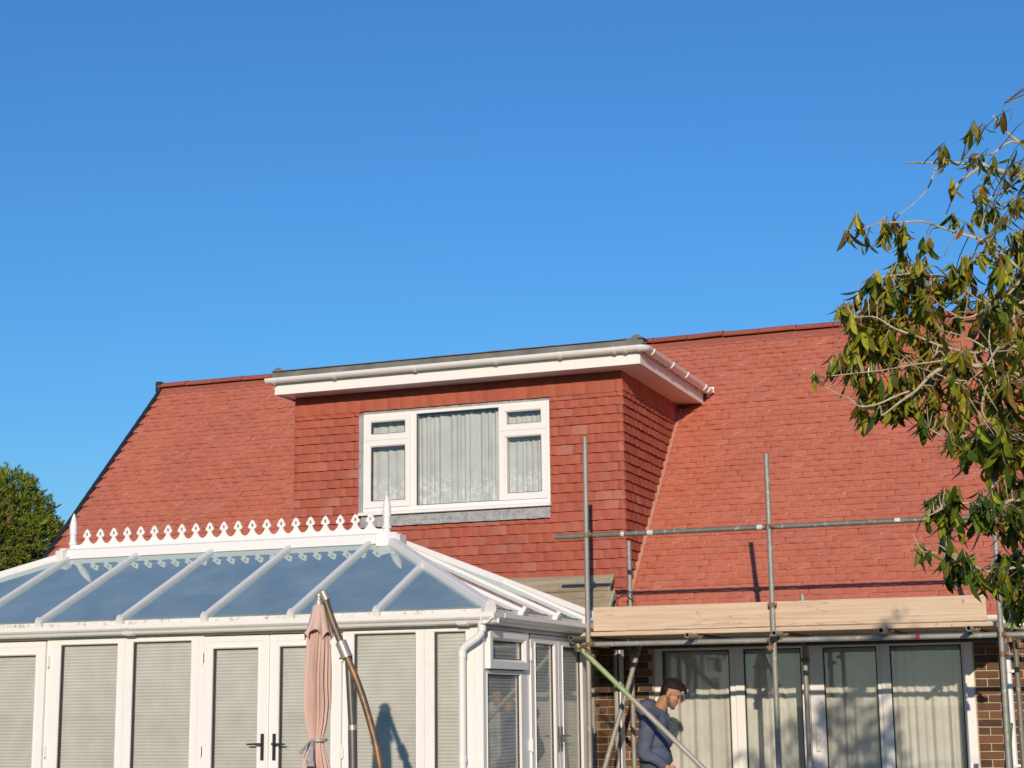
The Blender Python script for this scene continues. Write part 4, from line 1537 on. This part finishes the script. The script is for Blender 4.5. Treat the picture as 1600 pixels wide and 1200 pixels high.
body = [('s', H(-.012, 0, .038), (.094, .074, .088), HR), ('s', H(.028, 0, -.03), (.064, .060, .078), HR), ('s', H(.058, 0, -.098), (.028, .030, .022), HR),
        ('s', H(.035, 0, -.085), (.045, .045, .03), HR),
        ('c', H(.080, 0, .018), H(.102, 0, -.026), .009, .013), ('s', H(.104, 0, -.030), (.013, .017, .010), HR), ('s', H(.066, 0, .030), (.026, .055, .014), HR),
        ('s', H(.082, 0, -.058), (.014, .024, .007), HR), ('s', H(.080, 0, -.072), (.014, .022, .008), HR), ('s', H(.060, .034, -.015), (.028, .022, .022), HR), ('s', H(.060, -.034, -.015), (.028, .022, .022), HR)]
for s_ in (-1, 1):
    body += [('s', H(-.012, s_ * .078, -.006), (.020, .007, .031), HR), ('s', H(-.002, s_ * .076, -.028), (.010, .008, .013), HR)]
body += [('c', H(-.03, 0, -.045), (.055, 0, 1.50), .062, .066), ('c', (.055, 0, 1.52), (.03, 0, 1.42), .064, .085)]
# torso, hips
body += [('s', (.03, 0, 1.38), (.105, .165, .13)), ('s', (.03, 0, 1.20), (.098, .145, .15)), ('s', (.015, 0, 1.0), (.11, .155, .13))]
AR = {}
for s_ in (-1, 1):
    sh = Vector((.045, s_ * .185, 1.435))
    el = Vector((-.02, s_ * .235, 1.165)) if s_ < 0 else Vector((-.06, s_ * .225, 1.16))
    wr = Vector((.165, s_ * .190, 1.035)) if s_ < 0 else Vector((.10, s_ * .21, .95))
    AR[s_] = (sh, el, wr)
    body += [('c', sh, el, .050, .040), ('c', el, wr, .038, .027)]
    d_ = (wr - el).normalized()
    pc = wr + d_ * .05
    body += [('c', wr, pc, .026, .032), ('s', wr + d_ * .065, (.036, .018, .036))]
    sdv = d_.cross(Vector((0, s_, 0))).normalized()
    kn = wr + d_ * .098
    for k, ln in enumerate((.066, .074, .070, .054)):
        b0 = kn + sdv * (-.030 + .020 * k)
        m1_ = b0 + d_ * ln * .5 + Vector((0, -s_ * .008, 0))
        e1 = b0 + d_ * ln * .88 + Vector((0, -s_ * .028, -.006))
        body += [('c', b0 - d_ * .02, m1_, .0085, .0082), ('c', m1_, e1, .0080, .0070)]
    tb0 = wr + d_ * .035 - sdv * .026
    body += [('c', tb0, tb0 + d_ * .035 - sdv * .022, .011, .010), ('c', tb0 + d_ * .035 - sdv * .022, tb0 + d_ * .065 - sdv * .024, .0095, .008)]
for s_, hipx, kx, ax in ((-1, .01, .11, .12), (1, .0, .02, -.20)):
    hp, kn, an_ = Vector((hipx, s_ * .09, .95)), Vector((kx, s_ * .095, .50)), Vector((ax, s_ * .095, .09 if s_ < 0 else .14))
    body += [('c', hp, kn, .085, .056), ('c', kn, an_, .054, .040), ('c', an_, an_ + Vector((.13, 0, -.045)), .036, .03)]
    AR[('leg', s_)] = (hp, kn, an_)
bmesh_body = prim(body, .0065, 3)
bo = addm(bmesh_body, 'body', 'skin', man)
hair = [('s', H(-.022, 0, .068), (.093, .0765, .074), HR), ('s', H(-.044, 0, .022), (.074, .0750, .088), HR), ('s', H(-.060, 0, -.030), (.046, .058, .050), HR), ('s', H(.030, 0, .106), (.058, .060, .030), HR), ('s', H(.076, .0, .094), (.026, .046, .020), HR), ('s', H(-.070, 0, .040), (.036, .060, .060), HR)]
for k in range(150):
    fx, v_ = random.uniform(-.09, .105), random.uniform(-1, 1)
    top = .125 * math.sqrt(max(0, 1 - ((fx + .015) / .125) ** 2)) * math.sqrt(max(.05, 1 - (v_ * .8) ** 2))
    a_ = H(fx, .066 * v_, .030 + top * .80)
    b_ = H(fx + random.uniform(.006, .028), .066 * v_ + random.uniform(-.01, .01), .030 + top * .92 + random.uniform(-.004, .016))
    hair.append(('c', a_, b_, .0075, .004))
hm_ = prim(hair, .0042, 1)
addm(hm_, 'hair', 'hair', man)
bd = []
for s_ in (-1, 1):
    bd += [('c', H(.002, s_ * .0620, -.035), H(.026, s_ * .048, -.080), .014, .021), ('c', H(.026, s_ * .047, -.082), H(.068, s_ * .016, -.104), .019, .020), ('c', H(.084, s_ * .022, -.054), H(.092, 0, -.050), .006, .007)]
bd += [('s', H(.066, 0, -.108), (.024, .026, .018), HR), ('s', H(-.032, 0, .026), (.086, .0752, .060), HR)]
addm(prim(bd, .005, 2), 'beard', 'stubble', man)
for s_ in (-1, 1):
    addm(prim([('s', H(.080, s_ * .031, .006), (.010, .012, .008), HR)], .003, 1), 'eye', 'eye', man)
    addm(prim([('c', H(.086, s_ * .018, .030), H(.072, s_ * .050, .028), .006, .004)], .004, 1), 'eyebrow', 'hair', man)
hd = [('s', (.028, 0, 1.40), (.138, .190, .135)), ('s', (.035, 0, 1.25), (.148, .178, .16)), ('s', (.038, 0, 1.13), (.148, .180, .11)), ('s', (.040, 0, 1.095), (.136, .175, .055)),
      ('s', (-.018, 0, 1.578), (.088, .125, .070), Matrix.Rotation(R_(30), 4, 'Y')), ('s', (-.062, 0, 1.512), (.080, .135, .085)), ('s', (.0, -.085, 1.555), (.08, .045, .05), Matrix.Rotation(R_(30), 4, 'Y')), ('s', (.0, .085, 1.555), (.08, .045, .05), Matrix.Rotation(R_(30), 4, 'Y')), ('s', (.066, 0, 1.530), (.088, .118, .050), Matrix.Rotation(R_(28), 4, 'Y')),
      ('s', (.135, 0, 1.10), (.06, .12, .07))]
for s_ in (-1, 1):
    sh, el, wr = AR[s_]
    hd += [('c', sh + Vector((-.01, -.01 * s_, .012)), el, .078, .064), ('c', el, el.lerp(wr, .92), .062, .046), ('s', el.lerp(wr, .95), .043),
           ('c', (.045, s_ * .06, 1.50), sh + Vector((0, 0, .02)), .072, .075)]
hme = prim(hd, .010, 3)
nrm_ = [v.normal.copy() for v in hme.vertices]
for v, n_ in zip(hme.vertices, nrm_):          # creases in the cloth
    c = v.co
    q = .014 * mnoise.noise((c.x * 9, c.y * 9, c.z * 15)) + .012 * abs(mnoise.noise((c.x * 14 + c.z * 12, c.y * 10, c.z * 22)))
    v.co = c + n_ * q
addm(hme, 'hoodie', 'hoodie', man)
tr = [('s', (.015, 0, 1.02), (.128, .170, .10)), ('s', (.015, 0, .94), (.120, .168, .12))]
for s_ in (-1, 1):
    hp, kn, an_ = AR[('leg', s_)]
    tr += [('c', hp, kn, .098, .072), ('c', kn, an_, .070, .058)]
addm(prim(tr, .010, 3), 'trousers', 'trousers', man)
for s_ in (-1, 1):
    an_ = AR[('leg', s_)][2]
    addm(prim([('c', an_ + Vector((-.045, 0, -.045)), an_ + Vector((.17, 0, -.055)), .042, .036), ('s', an_, .05)], .009, 2), 'shoe', 'shoe', man)
for s_ in (-1, 1):
    MB().tube([tuple(ORG + Vector((.150, s_ * .03 - .02, 1.50))), tuple(ORG + Vector((.186, s_ * .035 - .02, 1.42))), tuple(ORG + Vector((.196, s_ * .036 - .02, 1.33)))], .004, 6).build('drawstring', M['hoodie'], man)

# ------------------------------------------------------------------ tree with hanging leaves at the right
tree = empty('tree', (0.22, 7.45, 0), 'broadleaf tree with pale bare twigs and drooping olive leaves at the right edge', 'tree')
TB = [
 [(0.094, 7.43, 3.418), (-0.145, 7.39, 3.724), (-0.372, 7.31, 3.855), (-0.526, 7.23, 3.895), (-0.654, 7.16, 3.899), (-0.850, 7.08, 3.900)],
 [(-0.731, 7.16, 3.897), (-0.779, 7.12, 3.792), (-0.881, 7.08, 3.685)],
 [(-0.145, 7.39, 3.724), (-0.315, 7.35, 3.939), (-0.426, 7.31, 4.070), (-0.483, 7.31, 4.159)],
 [(-0.456, 7.31, 4.116), (-0.461, 7.31, 4.161), (-0.423, 7.27, 4.187)],
 [(-0.364, 7.31, 3.984), (-0.509, 7.23, 3.954), (-0.626, 7.16, 3.918)],
 [(-0.526, 7.23, 3.895), (-0.632, 7.16, 3.817), (-0.676, 7.12, 3.738), (-0.693, 7.08, 3.643)],
 [(-0.268, 7.35, 3.845), (-0.453, 7.23, 3.774), (-0.572, 7.16, 3.693)],
 [(0.087, 7.39, 3.016), (-0.155, 7.31, 3.189), (-0.394, 7.16, 3.368), (-0.486, 7.08, 3.463), (-0.558, 7.04, 3.514)],
 [(-0.031, 7.31, 2.790), (-0.413, 7.08, 2.998), (-0.563, 7.00, 2.976), (-0.738, 6.92, 2.941), (-0.867, 6.88, 2.863), (-0.971, 6.84, 2.764)],
 [(-0.418, 7.08, 2.930), (-0.556, 7.00, 2.886), (-0.590, 6.96, 2.774), (-0.558, 6.92, 2.691)],
 [(-0.304, 7.16, 3.169), (-0.498, 7.00, 3.181), (-0.647, 6.92, 3.156), (-0.721, 6.92, 3.212)],
 [(-0.359, 7.08, 3.048), (-0.470, 6.96, 3.169), (-0.540, 6.92, 3.222), (-0.637, 6.92, 3.314)],
 [(-0.197, 7.23, 2.573), (-0.437, 7.08, 2.647), (-0.582, 7.00, 2.667), (-0.702, 6.92, 2.680), (-0.831, 6.88, 2.723)],
 [(-0.169, 7.31, 2.311), (-0.454, 7.08, 2.395), (-0.551, 7.00, 2.365), (-0.669, 6.92, 2.389), (-0.772, 6.92, 2.369)],
 [(-0.189, 7.31, 2.046), (-0.471, 7.08, 2.146), (-0.617, 7.00, 2.120), (-0.733, 6.92, 2.171), (-0.820, 6.92, 2.195)],
 [(-0.365, 7.15, 3.036), (-0.662, 7.00, 3.045), (-0.858, 6.92, 3.115), (-0.988, 6.92, 3.183), (-1.081, 6.92, 3.206)],
 [(-0.867, 6.88, 2.857), (-1.049, 6.84, 2.789), (-1.100, 6.84, 2.831), (-1.183, 6.80, 2.888), (-1.242, 6.80, 2.961)],
 [(-0.146, 7.31, 3.301), (-0.392, 7.23, 3.478), (-0.646, 7.16, 3.587), (-0.850, 7.08, 3.647), (-0.961, 7.08, 3.639), (-1.072, 7.04, 3.613)],
 [(-0.507, 7.16, 3.245), (-0.703, 7.08, 3.387), (-0.881, 7.00, 3.387), (-0.983, 7.00, 3.397)],
 [(-0.185, 7.31, 2.099), (-0.430, 7.08, 2.014), (-0.550, 7.00, 2.001)],
 [(-0.414, 7.04, 2.949), (-0.510, 7.00, 2.991), (-0.604, 6.96, 3.073), (-0.715, 6.92, 3.102)],
 [(-0.346, 7.08, 3.239), (-0.452, 7.00, 3.094), (-0.530, 6.92, 2.977), (-0.660, 6.88, 2.873)],
 [(-0.687, 6.96, 2.998), (-0.840, 6.92, 2.977), (-0.967, 6.88, 2.952), (-1.174, 6.84, 2.949)],
 [(-0.772, 6.92, 2.369), (-0.824, 6.92, 2.345)],
 [(-0.288, 7.16, 3.391), (-0.412, 7.00, 3.310), (-0.510, 6.92, 3.083), (-0.511, 6.92, 2.868)],
]
TRR = [q * .82 for q in (.021, .006, .017, .006, .010, .009, .011, .015, .022, .012, .010, .009, .013, .012, .011, .010, .005, .011, .009, .010, .009, .009, .005, .005, .009)]
tk = MB()
tk.tube(cr([(.22, 7.45, 0), (.24, 7.48, .6), (.20, 7.45, 1.2), (.23, 7.43, 1.8), (.19, 7.45, 2.4), (.13, 7.43, 3.0), (.094, 7.43, 3.44)], 4), [.085 - .06 * i / 24 for i in range(25)], 14)
trunk = tk.build('trunk', M['bark'], tree, smooth=True)
tr_ = random.Random(11)
# connect inner ends to the trunk
for k, zz in ((8, 2.35), (12, 2.05), (13, 1.9), (14, 1.6), (7, 2.75), (19, 1.65), (17, 2.95), (10, 2.85), (15, 2.55), (21, 2.9), (24, 3.1), (6, 3.4), (4, 3.4), (11, 2.75), (20, 2.6), (18, 3.05), (9, 2.5)):
    st = (.21 - max(0, zz - 2.4) * .10, 7.44, zz)
    TB[k] = [st] + TB[k]
# more limbs on the side away from the picture
for k in range(16):
    z0 = tr_.uniform(1.8, 3.4)
    an = tr_.uniform(-1.0, 1.6)
    L = tr_.uniform(.5, 1.0)
    p0 = Vector((.18, 7.44, z0))
    e1 = p0 + Vector((math.cos(an) * L, math.sin(an) * L, tr_.uniform(-.1, .6)))
    TB.append([tuple(p0), tuple(p0.lerp(e1, .5) + Vector((0, 0, .08))), tuple(e1)])
    TRR.append(.014)
lm = MB()
nodes = []
for pl, r in zip(TB, TRR):
    jp = [pl[0]] + [tuple(Vector(p) + Vector((tr_.gauss(0, .010), tr_.gauss(0, .012), tr_.gauss(0, .010)))) for p in pl[1:-1]] + [pl[-1]]
    c = cr(jp, 6)
    c = [p + Vector((mnoise.noise(p * 7), mnoise.noise(p * 7 + Vector((9, 0, 0))), mnoise.noise(p * 7 + Vector((0, 9, 0))))) * .016 for p in c]
    n_ = len(c)
    lm.tube(c, [max(.0021, r * (1 - .80 * i / (n_ - 1))) for i in range(n_)], 7)
    nodes += c
limb_o = lm.build('limbs', M['bark'], trunk, smooth=True)
POLY = [(-0.681, 3.903), (-0.623, 3.962), (-0.527, 4.012), (-0.346, 3.944), (0.156, 4.367), (0.389, 4.1419999999999995), (0.584, 3.083), (0.497, 2.064), (0.007, 1.853), (-0.483, 1.924), (-0.582, 1.939), (-0.677, 2.033), (-0.841, 2.092), (-0.873, 2.212), (-0.832, 2.251), (-0.671, 2.138), (-0.565, 2.199), (-0.599, 2.266), (-0.715, 2.258), (-0.83, 2.277), (-0.849, 2.399), (-0.704, 2.431), (-0.591, 2.385), (-0.563, 2.436), (-0.698, 2.538), (-0.74, 2.689), (-0.896, 2.741), (-1.11, 2.756), (-1.167, 2.83), (-1.089, 2.908), (-1.238, 2.948), (-1.296, 3.015), (-1.12, 3.093), (-1.163, 3.239), (-1.052, 3.357), (-0.988, 3.422), (-0.929, 3.51), (-1.107, 3.588), (-1.079, 3.648), (-0.927, 3.645), (-0.877, 3.561), (-0.714, 3.577), (-0.65, 3.741)]


def inside(x, z):
    c = False
    n_ = len(POLY)
    for i in range(n_):
        (x1, z1), (x2, z2) = POLY[i], POLY[i - 1]
        if (z1 > z) != (z2 > z) and x < (x2 - x1) * (z - z1) / (z2 - z1) + x1: c = not c
    return c


def leaf_mesh(k):
    """a lance shaped leaf hanging down -z, folded along its midrib and curling"""
    r = random.Random(50 + k)
    L = 1.0
    cu_, fold = r.uniform(.10, .75), r.uniform(.10, .50)
    st = [(0, .010), (.10, .06), (.28, .120), (.52, .148), (.76, .118), (.92, .050), (1.0, .004)]
    vs, fs = [], []
    tw = r.uniform(-.5, .5)
    for t_, w_ in st:
        z = -L * (t_ - .12 * cu_ * t_ ** 2)
        y = cu_ * .55 * (t_ ** 2)
        for s_ in (-1, 0, 1):
            a_ = tw * t_
            xx, yy = s_ * w_ * math.cos(fold), -abs(s_) * w_ * math.sin(fold) * (1 if s_ else 0)
            vs.append((xx * math.cos(a_) - yy * math.sin(a_), y + xx * math.sin(a_) + yy * math.cos(a_), z))
    for i in range(len(st) - 1):
        for q in (0, 1):
            fs.append((i * 3 + q, i * 3 + q + 1, (i + 1) * 3 + q + 1, (i + 1) * 3 + q))
    return np.array(vs), fs


LV = [leaf_mesh(k) for k in range(8)]
twb = MB()
leaves = []                                   # (location matrix, green?)


def near(p):
    return min(nodes, key=lambda q: (q - p).length_squared)


def cluster(p, n_lv, size, green):
    q = near(p)
    mid = q.lerp(p, .55) + Vector((tr_.gauss(0, .015), tr_.gauss(0, .015), .03 + tr_.gauss(0, .015)))
    c = cr([q, mid, p], 4)
    twb.tube(c, [.0027 - .0014 * i / (len(c) - 1) for i in range(len(c))], 5)
    dirn = (p - mid).normalized()
    for i in range(n_lv):
        t_ = tr_.uniform(.62, 1.0) if i else 1.0
        b = c[min(len(c) - 1, int(t_ * (len(c) - 1)))] + Vector((tr_.gauss(0, .006), tr_.gauss(0, .006), tr_.gauss(0, .006)))
        an = tr_.uniform(0, 6.283)
        tilt = abs(tr_.gauss(.35, .30))
        S = size * tr_.uniform(.65, 1.2)
        mw = Matrix.Translation(b) @ Matrix.Rotation(an, 4, 'Z') @ Matrix.Rotation(tilt, 4, 'X') @ Matrix.Rotation(tr_.uniform(-.7, .7), 4, 'Z') @ Matrix.Scale(S, 4)
        leaves.append((mw, green))


cnt = 0
tries = 0
while cnt < 1380 and tries < 90000:
    tries += 1
    x, z = tr_.uniform(-1.32, .60), tr_.uniform(1.84, 4.40)
    if not inside(x, z): continue
    dens = 1.0
    if -.70 < x < -.38 and 2.78 < z < 3.30: dens = .55            # the bare tangle of pale twigs
    if z > 3.60: dens = .42
    if x > 0: dens = .65
    if x < -.95: dens = 1.0
    if tr_.random() > dens: continue
    if mnoise.noise((x * 3.8, z * 3.8, 4.2)) < -.32 and x > -.95: continue
    depth = tr_.uniform(-.26, .75) * (1 if x > -.72 else .4)
    p = Vector((x, 7.02 + depth, z + .04))
    lower = max(0., min(1., (2.95 - z) / .65))
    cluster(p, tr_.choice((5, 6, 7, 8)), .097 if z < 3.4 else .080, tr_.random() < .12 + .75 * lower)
    cnt += 1
tips = [Vector(pl[-1]) for pl in TB[:25]]
for p in tips:
    if p.x < -.4 and tr_.random() < .8 and p.z < 3.75:
        cluster(p + Vector((tr_.gauss(0, .03), 0, -.01)), tr_.choice((4, 5, 6)), .092, p.z < 2.8)
# bare twigs, many of them pale and crossing in the middle of the crown
for k in range(160):
    q = tr_.choice(nodes)
    if not (-.95 < q.x < .1 and 2.1 < q.z < 3.6): continue
    d_ = Vector((tr_.gauss(-.35, .6), tr_.gauss(-.25, .4), tr_.gauss(.1, .55))).normalized()
    L = tr_.uniform(.08, .28) if (q.x > -.7 and q.z > 2.6) else tr_.uniform(.05, .14)
    if q.z < 2.3 and d_.z < -.2: continue
    c = cr([q, q + d_ * L * .5 + Vector((0, 0, tr_.gauss(0, .03))), q + d_ * L], 4)
    if c[-1].x < -.76 and c[-1].z > 3.4: continue
    twb.tube(c, [.0040 - .0027 * i / (len(c) - 1) for i in range(len(c))], 5)
tag(twb.build('twigs', M['twig'], trunk, smooth=True), kind='stuff')
crown = MB().tube(cr([(.13, 7.43, 3.0), (.10, 7.43, 3.4), (.14, 7.45, 3.8)], 4), .018, 8).build('crown', M['bark'], tree, smooth=True)
lmes = {}                                      # leaf meshes by colour
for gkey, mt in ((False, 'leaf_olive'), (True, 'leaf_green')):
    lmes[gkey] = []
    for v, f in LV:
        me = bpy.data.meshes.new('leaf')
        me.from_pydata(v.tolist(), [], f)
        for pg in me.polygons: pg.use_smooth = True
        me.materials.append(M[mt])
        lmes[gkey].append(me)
leaves.sort(key=lambda q: (0 if q[0].translation.x < -.40 else 50) + q[0].translation.y)
rest = {False: [[], [], 0], True: [[], [], 0]}
for i, (mw, gkey) in enumerate(leaves):
    k = tr_.randrange(8)
    if i < 300:
        link('leaf', lmes[gkey][k], crown, mw)
    else:
        v, f = LV[k]
        A = np.array(mw)
        R2 = rest[gkey]
        R2[0].append(v @ A[:3, :3].T + A[:3, 3])
        R2[1] += [tuple(q + R2[2] for q in fc) for fc in f]
        R2[2] += len(v)
for gkey, mt in ((False, 'leaf_olive'), (True, 'leaf_green')):
    R2 = rest[gkey]
    if R2[0]:
        me = bpy.data.meshes.new('leaf')
        me.from_pydata(np.concatenate(R2[0]).tolist(), [], R2[1])
        for pg in me.polygons: pg.use_smooth = True
        me.materials.append(M[mt])
        o = link('leaf', me, crown)
        tag(o, kind='stuff')

# ------------------------------------------------------------------ conifer beyond the gable
con = empty('conifer', (-21.3, 26, 0), 'dense rounded green conifer with brown inner twigs beyond the left gable', 'conifer')
MB().tube([(-21.3, 26, 0), (-21.3, 26, 5.2)], [.22, .06], 10).build('trunk', M['bark_dark'], con, smooth=True)
cr_ = np.random.default_rng(3)


def sprays(n_, rad, cen, seed, sizes, blades, jit, droop=.25, brown=False):
    r = np.random.default_rng(seed)
    VV, FF = [], []
    off = 0
    for i in range(n_):
        d_ = r.normal(size=3)
        d_ /= np.linalg.norm(d_)
        if d_[2] < -.75: continue
        lump = .90 + .11 * mnoise.noise(Vector(d_) * 2.2) + .07 * mnoise.noise(Vector(d_) * 5.5) + .05 * mnoise.noise(Vector(d_) * 12)
        depth = 1 - abs(r.normal(0, jit))
        p = np.array(cen) + d_ * np.array(rad) * lump * depth
        out_ = Vector(d_) + Vector((r.normal(0, .35), r.normal(0, .35), r.normal(.30, .3)))
        out_.normalize()
        sd = out_.cross(Vector(r.normal(size=3))).normalized()
        S = r.uniform(*sizes)
        for b in range(blades):
            a_ = (b - (blades - 1) / 2) * .36 + r.normal(0, .08)
            t_ = out_ * math.cos(a_) + sd * math.sin(a_)
            L = S * (1 - .12 * abs(b - (blades - 1) / 2)) * r.uniform(.7, 1.1)
            st = Vector(p) + out_ * (.10 * S * b)
            wv = t_.cross(Vector(r.normal(size=3))).normalized() * S * .075
            md_ = st + t_ * L * .55
            en = st + t_ * L - Vector((0, 0, droop * L * .3))
            VV += [tuple(st), tuple(md_ + wv), tuple(en), tuple(md_ - wv)]
            FF.append((off, off + 1, off + 2, off + 3))
            off += 4
    return VV, FF


core = bpy.data.meshes.new('foliage')
VV, FF = sprays(15000, (2.18, 2.1, 2.55), (-21.35, 26, 4.0), 5, (.09, .20), 7, .05)
VV2, FF2 = sprays(2500, (2.0, 2.0, 3.2), (-21.4, 26, 2.2), 6, (.18, .34), 5, .08)
FF2 = [tuple(q + len(VV) for q in f) for f in FF2]
crn = MB().add(VV + VV2, FF + FF2).build('foliage', M['conifer'], con, fixn=False)
VV, FF = sprays(1500, (1.95, 1.9, 2.2), (-21.30, 26, 3.75), 9, (.25, .50), 3, .10)
VV3, FF3 = sprays(1500, (.9, .5, 1.2), (-20.95, 24.15, 4.2), 12, (.18, .42), 3, .2)
FF3 = [tuple(q + len(VV) for q in f) for f in FF3]
MB().add(VV + VV3, FF + FF3).build('dead_twigs', M['conifer_brown'], con, fixn=False)
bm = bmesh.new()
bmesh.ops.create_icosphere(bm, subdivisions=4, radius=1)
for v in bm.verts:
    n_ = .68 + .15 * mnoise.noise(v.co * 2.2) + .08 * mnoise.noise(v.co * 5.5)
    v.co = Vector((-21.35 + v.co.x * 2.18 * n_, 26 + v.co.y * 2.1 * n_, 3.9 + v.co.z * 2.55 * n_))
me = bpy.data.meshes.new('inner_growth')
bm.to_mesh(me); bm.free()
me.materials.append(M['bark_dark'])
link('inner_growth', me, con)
